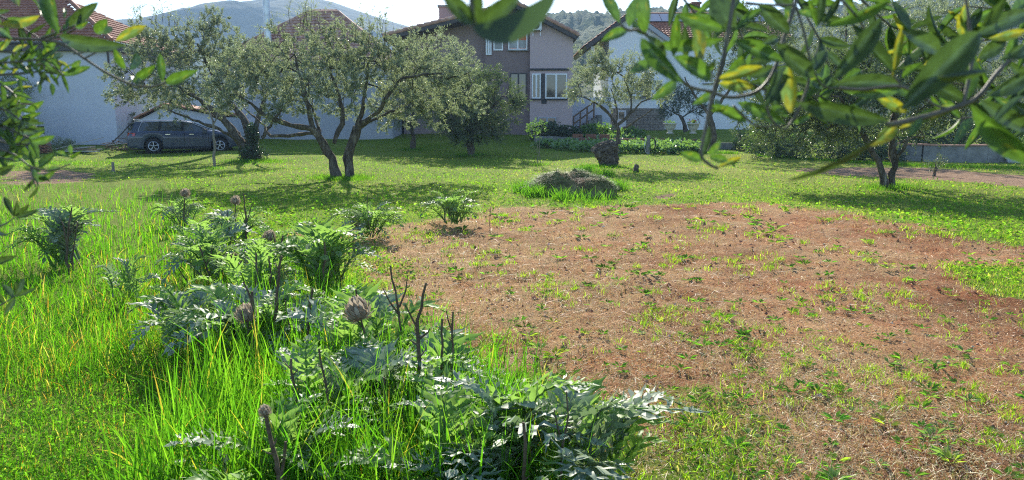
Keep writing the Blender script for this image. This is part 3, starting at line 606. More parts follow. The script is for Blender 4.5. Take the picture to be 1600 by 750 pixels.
# ------------------------------------------------------------------ parked car
def make_car():
    Y1 = 33.6; pr = at(240,229,Y1); dirn = Vector((math.cos(.45), math.sin(.45), 0))
    gzr = float(gz(pr.x, Y1))
    Lc, Wc = 4.78, 1.82
    org = Vector((pr.x, Y1, gzr)) + Vector((-dirn.y, dirn.x, 0))*Wc/2 - dirn*1.03   # rear end, centre line
    car = empty('parked_car', org, math.atan2(dirn.y, dirn.x), 'dark blue grey estate car parked on the lawn behind the left olive', 'car')
    # x forward from rear bumper, y across, z up; local coordinates
    RX, FX, R = 1.03, 3.84, .33
    def arch(x):
        z = .20 if .35 < x < 4.45 else .26
        for cx in (RX, FX):
            d = abs(x - cx)
            if d < .40: z = max(z, .33 + math.sqrt(max(0, .40**2 - d*d)) * .98)
        return z
    belt = lambda x: np.interp(x, [0,.1,.6,3.1,3.6,4.3,4.62,4.78], [.80,.96,1.01,.965,.95,.85,.72,.55])
    hw = lambda x: np.interp(x, [0,.12,.5,1.2,3.6,4.3,4.6,4.78], [.72,.83,.895,.91,.91,.86,.76,.58])
    xs = sorted(set(list(np.round(np.linspace(0, Lc, 45), 3)) + [RX-.41,RX-.38,RX-.3,RX,RX+.3,RX+.38,RX+.41,FX-.41,FX-.38,FX-.3,FX,FX+.3,FX+.38,FX+.41]))
    V = []; nprof = 9
    for x in xs:
        zb = arch(x); zt = belt(x); w = hw(x); 
        prof = [(w-.05, zb), (w, zb+.03), (w+.0, min(zb+.10, zt-.08)), (w+.012, zb*.4+zt*.6 if zt-zb > .2 else zt-.06), (w+.005, zt-.05), (w-.03, zt), (w-.16, zt+.02+ (.045 if x > 3.2 else 0)), (w*.5, zt+.05+(.05 if x > 3.2 else 0)), (0, zt+.06+(.055 if x > 3.2 else 0))]
        V += [(x, -a, z) for a, z in prof] + [(x, a, z) for a, z in prof[:-1]]
    k = 2*nprof-1; Fc = []
    for i in range(len(xs)-1):
        for j in range(nprof-1):
            Fc.append((i*k+j, (i+1)*k+j, (i+1)*k+j+1, i*k+j+1))
        for j in range(nprof-2): Fc.append((i*k+nprof+j, i*k+nprof+j+1, (i+1)*k+nprof+j+1, (i+1)*k+nprof+j))
        Fc.append((i*k+2*nprof-2, i*k+nprof-1, (i+1)*k+nprof-1, (i+1)*k+2*nprof-2))
        Fc.append((i*k, i*k+nprof, (i+1)*k+nprof, (i+1)*k))
    e = (len(xs)-1)*k
    Fc.append(tuple(list(range(nprof)) + list(range(k-1, nprof-1, -1)))); Fc.append(tuple([e+i for i in list(range(nprof)) + list(range(k-1, nprof-1, -1))][::-1]))
    mb = MB(); mb.add(V, Fc, 0, True); body = mb.build('body', M['paint'], car, False)
    # cabin: glass shell, then roof and pillars in paint
    st = [(.10,.96,.97,.78,.74),(.42,.985,1.38,.80,.66),(.75,.985,1.435,.81,.66),(1.4,.98,1.465,.82,.67),(2.3,.96,1.47,.82,.68),(2.75,.95,1.40,.82,.66),(3.2,.94,1.20,.82,.65),(3.62,.93,1.0,.82,.68),(3.82,.93,.95,.80,.74)]
    g = MB(); V = []
    for x, z0, z1, w0, w1 in st: V += [(x,-w0,z0),(x,-w1,z1-.02),(x,w1,z1-.02),(x,w0,z0)]
    Fc = []
    for i in range(len(st)-1):
        for j in range(3): Fc.append((i*4+j, (i+1)*4+j, (i+1)*4+j+1, i*4+j+1))
    g.add(V, Fc, 0, False); g.build('windows', M['carglass'], car, False)
    rf = MB(); V = []
    rs = [(.22,1.30,.62),(.42,1.395,.655),(.75,1.45,.665),(1.4,1.478,.675),(2.2,1.475,.685),(2.6,1.425,.67),(2.8,1.38,.655)]
    for x, z, w in rs: V += [(x,-w-.012,z-.06),(x,-w+.02,z-.01),(x,-w*.5,z+.012),(x,w*.5,z+.012),(x,w-.02,z-.01),(x,w+.012,z-.06)]
    Fc = [(i*6+j, (i+1)*6+j, (i+1)*6+j+1, i*6+j+1) for i in range(len(rs)-1) for j in range(5)]
    Fc.append((0,1,2,3,4,5)); rf.add(V, Fc, 0, True); rf.build('roof', M['paint'], car, False)
    pm = M['paint']; bk = M['black']
    for s in (-1, 1):
        p = MB()
        def pil(x0, z0, y0, x1, z1, y1, w, t=.02):
            p.add([(x0-w,s*y0,z0),(x0+w,s*y0,z0),(x1+w,s*y1,z1),(x1-w,s*y1,z1),(x0-w,s*(y0+t),z0),(x0+w,s*(y0+t),z0),(x1+w,s*(y1+t),z1),(x1-w,s*(y1+t),z1)],
                  [(0,1,2,3),(4,7,6,5),(0,4,5,1),(1,5,6,2),(2,6,7,3),(3,7,4,0)])
        pil(.30,.98,.80,.48,1.42,.66,.13); 
        p.build('pillar', pm, car, False)
        p = MB(); pil(3.86,.93,.80,2.70,1.40,.655,.05); p.build('pillar', pm, car, False)
        p = MB(); pil(1.30,.975,.81,1.38,1.44,.675,.045); p.build('pillar', bk, car, False)
        p = MB(); pil(2.28,.955,.815,2.30,1.455,.683,.05); p.build('pillar', bk, car, False)
        t = MB(); t.tube([(.45,s*.825,1.0),(1.4,s*.838,.99),(2.4,s*.84,.97),(3.5,s*.84,.945)], .012, 5); t.tube([(.62,s*.68,1.40),(1.4,s*.70,1.44),(2.2,s*.705,1.44),(2.65,s*.70,1.385),(3.5,s*.80,1.03)], .012, 5); t.tube([(.45,s*.825,1.0),(.5,s*.78,1.15),(.62,s*.70,1.40)], .012, 5)
        t.build('window_trim', M['trim'], car, False)
        r = MB(); r.tube([(.6,s*.60,1.46),(.7,s*.60,1.50),(2.3,s*.62,1.50),(2.5,s*.61,1.45)], .016, 6); r.build('roof_rail', M['trim'], car, False)
        mi = MB(); mi.obox((3.22,s*.98,.99),(.10,0,0),(0,.10,0),(0,0,.07)); mi.build('mirror', pm, car, False)
        tl = MB(); tl.add([(.02,s*.70,.80),(.30,s*.895,.80),(.34,s*.90,.93),(.06,s*.76,.94),(.05,s*.60,.80),(.06,s*.60,.94)], [(0,1,2,3),(4,0,3,5)]); 
        tl.add([(.0,s*.74,.79),(.30,s*.915,.79),(.34,s*.915,.93),(.04,s*.80,.94),(.1,s*.6,.79),(.3,s*.8,.79),(.34,s*.8,.93),(.1,s*.6,.94)], [(0,1,2,3),(4,7,6,5),(0,4,5,1),(3,2,6,7),(1,5,6,2),(0,3,7,4)])
        tl.build('tail_light', M['red_lamp'], car, False)
        hl = MB(); hl.add([(4.70,s*.60,.60),(4.36,s*.855,.66),(4.34,s*.85,.80),(4.62,s*.66,.72),(4.5,s*.5,.60),(4.2,s*.7,.66),(4.2,s*.7,.78),(4.5,s*.5,.72)], [(0,1,2,3),(4,7,6,5),(0,4,5,1),(3,2,6,7),(1,5,6,2),(0,3,7,4)])
        hl.build('headlight', M['clear_lamp'], car, False)
        for x in (1.55, 2.55): MB().box((x,s*.92-.012,.84),(x+.2,s*.92+.012,.87)).build('door_handle', M['trim'], car, False)
        dl = MB()
        for x in (1.42, 2.33, 3.36): dl.box((x-.006,s*.922-.004,.30),(x+.006,s*.922+.004,.93))
        dl.box((1.42,s*.924-.004,.295),(3.36,s*.924+.004,.305)); dl.build('door_gap', bk, car, False)
        MB().box((1.45,s*.905-.02,.19),(3.42,s*.905+.02,.25)).build('sill', bk, car, False)
        for cx in (RX, FX):
            w = MB(); yo = s*.80
            w.lathe([(.20,-.10),(.31,-.105),(.332,-.07),(.332,.07),(.31,.105),(.20,.10)], (cx,yo,R), 'y', 32); wo_ = w.build('wheel', bk, car, False)
            rm = MB(); o = s*.085
            rm.lathe([(.20,o-.02),(.222,o),(.222,o+s*.02),(.195,o+s*.02),(.195,o-.02)], (cx,yo,R), 'y', 32)
            rm.lathe([(0,o+s*.03),(.045,o+s*.03),(.05,o)], (cx,yo,R), 'y', 14)
            for q in range(5):
                for da in (-.13,.13):
                    a = q*2*math.pi/5 + .3; a2 = a+da
                    p0 = Vector((cx+.04*math.cos(a), yo+o+s*.018, R+.04*math.sin(a))); p1 = Vector((cx+.2*math.cos(a2), yo+o+s*.012, R+.2*math.sin(a2)))
                    rm.tube([p0,p1], [.013,.016], 5)
            link('rim', rm.mesh('rim', M['alloy']), wo_, False)
            wl = MB(); wl.lathe([(.02,yo-s*.02),(.40,yo-s*.02)], (cx,0,R), 'y', 24); wl.build('wheel_well', bk, car, False)
    bp = MB(); bp.box((-.03,-.70,.30),(.12,.70,.46)); bp.box((.0,-.26,.62),(.03,.26,.73)); bp.build('rear_bumper', M['fascia'], car, False)
    gr = MB(); gr.box((4.70,-.5,.42),(4.80,.5,.60)); gr.build('grille', bk, car, False)
    un = MB(); un.box((.4,-.70,.17),(4.4,.70,.34)); un.build('underbody', bk, car, False)
    sp = MB(); sp.obox((.20,0,1.37),(.13,0,.03),(0,.62,0),(-.004,0,.018)); sp.build('spoiler', pm, car, False)
make_car()

# ------------------------------------------------------------------ low walls, kerb, yard things
def wall_run(name, pts, hgt, th, mat, label, cat, cap=None, below=.3):
    """pts are ground points along the wall; each stretch is one block of the wall"""
    c = pts[len(pts)//2]; w = empty(name, c, 0, label, cat)
    for i in range(len(pts)-1):
        a, b = pts[i], pts[i+1]; d = (b-a); d.z = 0; n = Vector((-d.y, d.x, 0)).normalized()*th/2; g_ = d.normalized()*.003
        q = [a+g_, b-g_]
        P = [q[0]-n, q[1]-n, q[1]+n, q[0]+n]
        lo_ = [Vector((p.x,p.y,(a if k in (0,3) else b).z-below)) for k, p in enumerate(P)]; hi = [Vector((p.x,p.y,(a if k in (0,3) else b).z+hgt)) for k, p in enumerate(P)]
        mb = MB(); mb.add(lo_+hi, [(0,3,2,1),(4,5,6,7),(0,1,5,4),(1,2,6,5),(2,3,7,6),(3,0,4,7)]); mb.build('block', mat, w)
        if cap:
            n2 = n*1.25; P = [q[0]-n2, q[1]-n2, q[1]+n2, q[0]+n2]
            l2 = [Vector((p.x,p.y,h_.z+.002)) for p, h_ in zip(P, hi)]; h2 = [p+Vector((0,0,.06)) for p in l2]
            mb = MB(); mb.add(l2+h2, [(0,3,2,1),(4,5,6,7),(0,1,5,4),(1,2,6,5),(2,3,7,6),(3,0,4,7)]); mb.build('coping', cap, w)
    return w
def run(a, b, n, wob=0):
    A = G(*a); B = G(*b); out = []
    for i in range(n+1):
        p = A.lerp(B, i/n); p.z = float(gz(p.x,p.y)); out.append(p)
    return out
wall_run('kerb_wall', run((836,221),(1150,233),12), .30, .22, M['concrete'], 'low grey concrete kerb between lawn and vegetable garden', 'kerb')
wall_run('garden_wall', run((1385,249),(1440,252),2)+run((1440,252),(1575,253),4)[1:], .62, .28, M['concrete'], 'grey rendered low wall with pale coping behind the right olive', 'wall', M['tile_old'])
def Gz(px, py, Y): p = at(px, py, Y); p.z = float(gz(p.x, p.y)); return p
# yard wall at far left and white pier
lw = [Gz(-260,240,35), Gz(-120,240,35), Gz(-40,240,35), Gz(20,240,35), Gz(70,240,35)]
wall_run('yard_wall', lw, 1.15, .3, M['darkstone'], 'dark stone yard wall at the far left beside the stacked tiles', 'wall')
a = Gz(56,240,36.5)
MB().box((a.x-.16,a.y-.3,a.z-.1),(a.x+.17,a.y+.1,a.z+2.1)).build('pier', M['white'])
o = bpy.data.objects['pier']; tag(o, 'white plastered pier standing left of the blank white wall', 'pier')
# roof tiles lying on the pier
pt = empty('tile_heap', (a.x-.3,a.y+.2,a.z+2.1), 0, 'few clay tiles laid on top of the white pier', 'tiles')
rr = random.Random(3)
for i in range(5):
    c = Vector((a.x-.55+i*.2, a.y+.1, a.z+2.16+.03*(i % 2))); MB().obox(c, (.12,0,.03*rr.uniform(-1,1)), (0,.22,0), (0,0,.03)).build('tile', M['tile_old'], pt)
MB().box((a.x-.9,a.y-.1,a.z+1.1),(a.x-.2,a.y+.2,a.z+2.08)).build('lintel', M['garage'], pt)
# stacked roof tiles
s = Gz(70,248,33.0); st = empty('tile_stack', s, 0, 'leaning stack of red clay roof tiles by the dark yard wall', 'roof tiles')
for i in range(11):
    z = s.z + .04 + i*.062; off = .012*i
    mb = MB(); c = Vector((s.x - off + rr.uniform(-.02,.02), s.y, z)); w = .27 + .03*(i/10)
    V = []; 
    for yy in (-.22,.22):
        for q in range(9):
            xx = -w + 2*w*q/8; V.append(c + Vector((xx, yy, .035*abs(math.sin(q*math.pi/4)) + xx*.12))); 
    V += [v - Vector((0,0,.022)) for v in V]
    Fq = [(q,q+1,q+10,q+9) for q in range(8)] + [(18+q,27+q,28+q,19+q) for q in range(8)] + [(q,18+q,19+q,q+1) for q in range(8)] + [(9+q,10+q,28+q,27+q) for q in range(8)] + [(0,9,27,18),(8,26,35,17)]
    mb.add(V, Fq); mb.build('roof_tile', M['tile'], st)
mb = MB(); mb.obox(Vector((s.x-.15,s.y,s.z+.80)), (.16,0,0),(0,.15,0),(0,0,.06)); mb.build('stone', M['rock'], st)
# pile of weathered boards
s = Gz(127,246,34.0); bp_ = empty('board_pile', s, 0, 'untidy pile of grey slatted boards on the lawn before the white wall', 'board pile')
for i in range(9):
    c = s + Vector((-.55+i*.13, -.2+.05*i, .28+.035*i)); MB().obox(c, (.052,.0,.012), (.28,.35,.10), (0,0,.014)).build('slat', M['greywood'], bp_)
MB().obox(s+Vector((.1,.1,.12)), (.75,.1,.02), (0,.12,0), (0,0,.02)).build('board', M['greywood'], bp_)
MB().obox(s+Vector((.25,-.25,.16)), (.7,-.25,.0), (.03,.10,0), (0,0,.02)).build('board', M['wood'], bp_)
MB().obox(s+Vector((.5,-.35,.07)), (.6,-.18,.0), (.03,.10,0), (0,0,.02)).build('board', M['greywood'], bp_)
MB().obox(s+Vector((-.2,-.2,.06)), (.6,.15,.0), (.03,.10,0), (0,0,.02)).build('board', M['greywood'], bp_)
MB().obox(s+Vector((-.1,.2,.20)), (.5,.0,.05), (.03,.3,0), (0,0,.03)).build('board', M['greywood'], bp_)
# wheelbarrow like dark cart with a raised pole near the car
s = Gz(187,238,35.2); bc = empty('brush_pile', s, 0, 'dark pile of cut branches with one long pole leaning up behind the car', 'branch pile')
for i in range(46):
    a_ = rr.uniform(0, 6.28); c = s + Vector((rr.gauss(0,.42), rr.gauss(0,.2), abs(rr.gauss(.15,.16)))); d = Vector((math.cos(a_)*rr.uniform(.2,.6), math.sin(a_)*.3, rr.uniform(-.1,.22)))
    MB().tube([c-d*.6, c+Vector((0,0,.04)), c+d*.6], [.022,.018,.008], 5).build('branch', M['stalk'], bc)
MB().tube([s+Vector((-.5,0,.2)), s+Vector((.2,.05,.85)), s+Vector((.75,.1,1.45))], .028, 6).build('pole', M['fascia'], bc)
MB().obox(s+Vector((-.1,-.25,.30)), (.35,.05,.05), (0,.05,0), (0,0,.02)).build('board', M['greywood'], bc)

# stakes and little things on the lawn
s = G(177,268); tag(MB().tube([s-Vector((0,0,.05)), s+Vector((.01,0,.24)), s+Vector((.0,0,.30))], [.05,.045,.04], 7).build('stake', M['bark_pale']), 'short grey stake in the lawn at the left', 'stake')
s = G(993,269)
mb = MB(); mb.tube([s-Vector((0,0,.05)), s+Vector((0,0,.10)), s+Vector((.02,0,.2)), s+Vector((.03,0,.24))], [.10,.085,.075,.05], 9, wob=.8); tag(mb.build('tree_stump', M['burl']), 'tiny dark sawn stump on the lawn right of the gnarled olive', 'stump')
s = G(1583,254)
def rock(name, c, r, mat, seed=0, sq=.7, n=14, amp=.35):
    V = []; 
    for i in range(n+1):
        th = math.pi*i/n
        for j in range(2*n):
            ph = math.pi*j/n; d = Vector((math.sin(th)*math.cos(ph), math.sin(th)*math.sin(ph), math.cos(th)))
            k = 1 + amp*mnoise.noise(d*1.6+Vector((seed,0,0))) + amp*.5*mnoise.noise(d*4+Vector((0,seed,0)))
            V.append(c + Vector((d.x*r, d.y*r, d.z*r*sq))*k)
    Fq = [(i*2*n+j, (i+1)*2*n+j, (i+1)*2*n+(j+1) % (2*n), i*2*n+(j+1) % (2*n)) for i in range(n) for j in range(2*n)]
    mb = MB(); mb.add(V, Fq, 0, True); return mb.build(name, mat)
tag(rock('rock', s+Vector((0,0,.1)), .26, M['rock'], 3), 'pale boulder at the foot of the right garden wall', 'rock')
tag(rock('rock', G(1555,252)+Vector((0,0,.05)), .12, M['rock'], 8), 'small white stone left of the pale boulder', 'rock')
# hose reel post in the kerb
s = Gz(1013,226,33.5); hp = empty('hose_post', s, 0, 'grey post with dark hose coil on the kerb of the vegetable garden', 'hose post')
MB().tube([s-Vector((0,0,.1)), s+Vector((0,0,.82))], [.10,.085], 8).build('post', M['concrete'], hp)
for k in range(3): 
    mb = MB(); mb.tube([s+Vector((.13+.2*math.cos(a_),-.04+.05*k,.45+.26*math.sin(a_))) for a_ in np.linspace(0,2*math.pi,17)], .022, 5, cap=False); mb.build('hose', M['black'], hp)
mb = MB(); mb.tube([s+Vector((-.12,-.05,.7)), s+Vector((-.2,-.1,.4)), s+Vector((-.15,-.12,.1)), s+Vector((0,-.12,.0))], .015, 5); mb.build('hose_end', M['metal'], hp)
# pots
def pot(px, Y, hpx, flower, label):
    s = at(px, 204, Y); s.z = at(px,hpx,Y).z; p = empty('plant_pot', s, 0, label, 'plant pot')
    MB().lathe([(0,0),(.17,0),(.19,.03),(.12,.07),(.11,.12),(.20,.22),(.27,.34),(.29,.46),(.33,.48),(.33,.53),(.28,.53),(.26,.45),(0,.44)], s, 'z', 20).build('pot', M['pot'], p)
    return s
# ------------------------------------------------------------------ leaves and trees
def norm(a): return a / (np.linalg.norm(a, axis=-1, keepdims=True) + 1e-9)
def leaf_cloud(P, D, Nn, Ls, Ws):
    """diamond leaves: base, left, tip, right; slightly folded"""
    D = norm(D); S = norm(np.cross(D, Nn)); U = np.cross(S, D)
    Ls = Ls[:, None]; Ws = Ws[:, None]; mid = P + D*Ls*.45
    V = np.stack([P, mid + S*Ws*.5 + U*Ws*.12, P + D*Ls - U*Ls*.08, mid - S*Ws*.5 + U*Ws*.12], 1).reshape(-1, 3)
    return V, np.arange(len(P)*4).reshape(-1, 4)
def foliage_from_twigs(rg, T0, T1, nl, L, Wd, spread=.9):
    """T0,T1 twig ends; nl leaves per twig"""
    n = len(T0); t = rg.random((n, nl)) ** .8; P = T0[:,None] + (T1-T0)[:,None]*t[...,None]
    ax = norm(T1-T0)[:,None]; R = rg.normal(size=(n, nl, 3)); R -= (R*ax).sum(-1, keepdims=True)*ax; R = norm(R)
    D = ax*(.55+.5*rg.random((n,nl,1))) + R*spread
    Nn = rg.normal(size=(n,nl,3)) + np.array([0,0,.9]) 
    k = n*nl; return leaf_cloud(P.reshape(k,3), D.reshape(k,3), Nn.reshape(k,3), L*(.7+.6*rg.random(k)), Wd*(.75+.5*rg.random(k)))

def grow(name, base, limbs, blobs, n_att, label, leaves=16, twigs=4, L=.065, Wd=.016, mat='olive', bark='bark', seed=1, step=.32, cat='olive tree', shoots=(), droop=.0, group=None, tips=.007, twl=(.22,.45), minz=None, shell=.45):
    rg = np.random.default_rng(seed); base = Vector(base)
    root = empty(name, base, 0, label, cat, group)
    P = []; par = []; fix = []
    for li, (pts, r0, r1) in enumerate(limbs):
        pts = [np.array(p, float) for p in pts]
        if P and li:
            d = np.linalg.norm(np.array(P) - pts[0], axis=1); pi = int(d.argmin())
            if d[pi] > .02: pass
        else: pi = -1
        # smooth subdivision with small kinks
        seg = []
        for i in range(len(pts)-1):
            k = max(1, int(np.linalg.norm(pts[i+1]-pts[i])/.18))
            for j in range(k):
                t = j/k; p0 = pts[max(i-1,0)]; p1 = pts[i]; p2 = pts[i+1]; p3 = pts[min(i+2,len(pts)-1)]
                q = .5*((2*p1)+(-p0+p2)*t+(2*p0-5*p1+4*p2-p3)*t*t+(-p0+3*p1-3*p2+p3)*t**3)
                seg.append(q)
        seg.append(pts[-1]); seg = np.array(seg); m = len(seg)
        seg[1:-1] += rg.normal(size=(m-2,3))*.02 if m > 2 else 0
        ids = []
        for i in range(m):
            P.append(seg[i]); par.append(pi if i == 0 else len(P)-2); fix.append(r0+(r1-r0)*i/(m-1)); ids.append(len(P)-1)
        mb = MB(); rad = [fix[i]*(1+.10*rg.normal()) for i in ids]
        if li == 0 or (pi < 0): rad[0] *= 1.35
        mb.tube([P[i] for i in ids], rad, 10 if r0 > .06 else 7, wob=.35)
        mb.build('trunk' if r0 >= limbs[0][1]*.75 else 'limb', M[bark], root)
    nfix = len(P)
    # attractors
    bl = [(np.array(c,float), np.array(r if hasattr(r,'__len__') else (r,r,r*.8), float), w) for c, r, w in blobs]
    ws = np.array([b[2]*b[1].prod()**(1/1.5) for b in bl]); ws /= ws.sum(); ch = rg.choice(len(bl), n_att, p=ws)
    A = []
    for c in ch:
        d = rg.normal(size=3); d /= np.linalg.norm(d); rr_ = rg.random()**shell; A.append(bl[c][0] + d*bl[c][1]*rr_)
    A = np.array(A); 
    if minz is not None: A = A[A[:,2] > minz]
    cen = np.array(P[:nfix]); top = cen[:, 2] > base.z + .35*(cen[:,2].max()-base.z)
    dist = np.array([np.linalg.norm(cen[top]-a, axis=1).min() for a in A]); order = np.argsort(dist)
    chains = []; cap = 20000; PP = np.zeros((cap,3)); PP[:nfix] = P; npn = nfix
    allow = np.zeros(cap, bool); allow[:nfix] = top
    if not allow.any(): allow[:nfix] = True
    for ai in order:
        a = A[ai]; d = np.linalg.norm(PP[:npn]-a, axis=1) + (~allow[:npn])*100; i = int(d.argmin()); dd = d[i]
        if dd > 50: continue
        k = max(1, int(round(dd/step))); ids = [i]; p0 = PP[i].copy(); 
        pdir = p0 - PP[par[i]] if par[i] >= 0 else np.array([0,0,1.]); pdir = pdir/(np.linalg.norm(pdir)+1e-9)
        c1 = p0 + pdir*dd*.35 + np.array([0,0,dd*.12])
        for j in range(1, k+1):
            t = j/k; q = (1-t)**2*p0 + 2*t*(1-t)*c1 + t*t*a + rg.normal(size=3)*.03*(j < k)
            PP[npn] = q; par.append(ids[-1]); allow[npn] = True; ids.append(npn); npn += 1
        chains.append(ids)
        if npn > cap-100: break
    PP = PP[:npn]; rad = np.zeros(npn)
    childsum = np.zeros(npn)
    for i in range(npn-1, -1, -1):
        r = max(childsum[i], tips**2.3)
        rad[i] = r
        if par[i] >= 0: childsum[par[i]] += r
    rad = rad**(1/2.3); rad = np.minimum(rad, .055)
    mb = MB()
    for ids in chains:
        pts = [PP[i] for i in ids]; rs = [min(rad[ids[min(1,len(ids)-1)]]*1.05, .055)] + [rad[i] for i in ids[1:]]
        mb.tube(pts, rs, 5 if rs[0] > .02 else 4, cap=False)
    # twigs and leaves
    tip_ids = np.array([i for ids in chains for i in ids[1:]])
    T0 = np.repeat(PP[tip_ids], twigs, 0); cc = A.mean(0)
    par_ = np.array(par); pd = norm(PP[tip_ids]-PP[par_[tip_ids]]); pd = np.repeat(pd, twigs, 0)
    out = norm(T0 - np.append(cc[:2], cc[2]-.5))
    D = norm(pd*.5 + out*.5 + rg.normal(size=T0.shape)*.55 + np.array([0,0,.15-droop]))
    T1 = T0 + D*rg.uniform(twl[0], twl[1], (len(T0),1))
    S0 = []; S1 = []
    for (p, h, k) in shoots:                     # upright water shoots above the crown
        p = np.array(p, float)
        for q in range(k):
            b = p + rg.normal(size=3)*[.25,.25,.05]; t = b + np.array([rg.normal()*.18, rg.normal()*.18, h*rg.uniform(.6,1)])
            mb.tube([b, b*.5+t*.5+rg.normal(size=3)*.03, t], [.010,.007,.003], 4, cap=False)
            for u in np.linspace(.25,.95,6):
                a = b+(t-b)*u; e = a + norm(rg.normal(size=3)+np.array([0,0,1.0]))*.25; S0.append(a); S1.append(e)
    mb.build('branches', M[bark], root)['kind'] = 'stuff'
    V, Fq = foliage_from_twigs(rg, T0, T1, leaves, L, Wd)
    if S0:
        V2, F2 = foliage_from_twigs(rg, np.array(S0), np.array(S1), 12, L, Wd*.9); Fq = np.vstack([Fq, F2+len(V)]); V = np.vstack([V, V2])
    o = link('foliage', big_mesh('foliage', V, Fq, M[mat]), root); o['kind'] = 'stuff'
    return root
def bush(name, c, blobs, n, label, cat='bush', L=.06, Wd=.03, mat='green_leaf', seed=1, stems=8, group=None, solo=False, upw=.4, bark='twig'):
    rg = np.random.default_rng(seed); c = Vector(c); root = empty(name, c, 0, label, cat, group)
    T0 = []; ch = rg.choice(len(blobs), n)
    for k in ch:
        bc, br = blobs[k]; br = np.array(br if hasattr(br,'__len__') else (br,br,br), float); d = rg.normal(size=3); d /= np.linalg.norm(d); T0.append(np.array(bc,float)+d*br*rg.random()**.35)
    T0 = np.array(T0); T0 = T0[T0[:,2] > c.z-.02]
    D = norm(norm(T0-np.array(c))*.6 + rg.normal(size=T0.shape)*.5 + np.array([0,0,upw])); T1 = T0 + D*.16
    V, Fq = foliage_from_twigs(rg, T0, T1, 7, L, Wd)
    o = link('foliage', big_mesh('foliage', V, Fq, M[mat]), root); o['kind'] = 'stuff'
    mb = MB()
    for i in range(min(stems, len(T0))):
        t = Vector(T0[i]); mb.tube([c - Vector((0,0,.05)) + Vector(rg.normal(size=3)*.04), c.lerp(t,.5)+Vector((0,0,.05)), t], [.018,.012,.005], 5, cap=False)
    mb.build('stems', M[bark], root)['kind'] = 'stuff'
    return root

def A_(px, py, Y, dy=0): return at(px, py, Y+dy)
# big twin trunk olive, centre left
Y = G(536,279).y; m = Y
p = lambda px, py, dy=0: tuple(at(px, py, m+dy))
b0 = at(536,279,m); b0.z = float(gz(b0.x,b0.y))
s58 = F/m
def B(px, py, r, dy=0, w=1, fl=.8, yr=None): return (p(px,py,dy), (r, yr or r, r*fl), w)
grow('olive_tree', b0, [
  ([p(527,283),p(519,248),p(504,224,-.1),p(490,203,-.15)], .15, .11),
  ([p(548,283,.1),p(545,248,.15),p(550,224,.2),p(558,198,.25)], .155, .11),
  ([p(490,203,-.15),p(458,196,-.4),p(430,188,-.7),p(402,172,-.9),p(375,150,-1.2)], .085, .03),
  ([p(492,207,-.15),p(470,210,.2),p(422,213,.6),p(412,196,.9),p(386,174,1.3)], .06, .02),
  ([p(490,203,-.15),p(482,170,-.1),p(470,125,0),p(460,85,.2)], .075, .02),
  ([p(522,224),p(536,180,.3),p(526,140,.4),p(510,96,.5),p(496,66,.6)], .07, .018),
  ([p(558,198,.25),p(568,160,.1),p(571,130,0),p(576,95,-.1)], .075, .02),
  ([p(558,198,.25),p(590,176,-.2),p(622,128,-.6),p(662,116,-1),p(690,114,-1.2)], .075, .02),
  ([p(552,205,.2),p(600,180,.8),p(640,160,1.3),p(680,150,1.6)], .05, .018),
  ([p(500,215,.1),p(490,175,.9),p(470,140,1.6)], .05, .018)],
  [B(400,120,1.1), B(450,90,1.2,.4), B(510,70,.95,.2), B(560,90,1.1), B(610,110,1.15,-.3), B(665,110,1.1,-.5), B(705,120,.75,-.6), B(520,130,1.5,1.2,.9), B(500,130,1.2,-1.2,.9), B(430,155,.8,-.6), B(640,150,.9,.8), B(360,140,.8,-.8), B(590,150,.8,-.5,.6), B(735,150,.6,-.3), B(690,165,.75,.2), B(630,178,.5,-.3), B(380,110,.9,.3), B(345,165,.5,-.6), B(430,182,.4,-.8), B(605,188,.4,.7), B(660,178,.5,.5)],
  760, 'large silvery olive with two thick leaning trunks in the middle of the lawn', leaves=26, twigs=4, seed=11, twl=(.14,.30), Wd=.021, L=.074,
  shoots=[(p(600,78),1.5,6),(p(582,80),1.2,3),(p(615,85,.2),1.1,3),(p(470,45,.2),.7,5),(p(500,45),.8,4),(p(540,60),.6,3),(p(685,75),.5,4),(p(720,85),.45,3),(p(430,60),.5,3)])
# left olive with several stems
m = G(398,250).y; b0 = at(398,252,m); b0.z = float(gz(b0.x,b0.y))
grow('olive_tree', b0, [
  ([p(394,256),p(378,226,-.1),p(352,190,-.3),p(320,162,-.6),p(284,140,-.9)], .20, .06),
  ([p(398,256),p(390,224),p(384,190,.2),p(360,160,.4),p(338,128,.5),p(308,68,.6)], .18, .03),
  ([p(404,256,.1),p(400,215,.2),p(406,175,.3),p(420,140,.2)], .16, .04),
  ([p(388,235,.2),p(362,200,.8),p(330,180,1.4),p(290,165,2.0)], .09, .03),
  ([p(378,226,-.1),p(350,205,-.9),p(310,190,-1.4),p(262,172,-1.8)], .08, .03),
  ([p(410,215,.2),p(432,180,-.3),p(450,160,-.8)], .08, .03),
  ([p(320,162,-.6),p(270,130,-.8),p(235,115,-.9),p(205,120,-.9)], .06, .02)],
  [B(210,120,1.15,-.6), B(200,150,.7,-.5), B(250,85,1.3,-.3), B(300,75,1.2,.3), B(350,80,1.3,.4), B(400,95,1.2,.2), B(270,140,1.3,-1,1), B(330,140,1.3,1.2,.9), B(255,150,.9,1.0), B(440,130,1.0,-.2), B(330,40,.7,.5), B(230,60,.8,0)],
  760, 'spreading many stemmed olive leaning left over the parked car', leaves=27, twigs=4, seed=23, twl=(.15,.32), L=.08, Wd=.022,
  shoots=[(p(310,50,.5),1.1,6),(p(335,45,.5),.9,4),(p(230,35),.7,5),(p(260,40),.8,4),(p(285,45),.6,3),(p(205,80),.4,3)])
c = b0 + Vector((0,-.1,0))
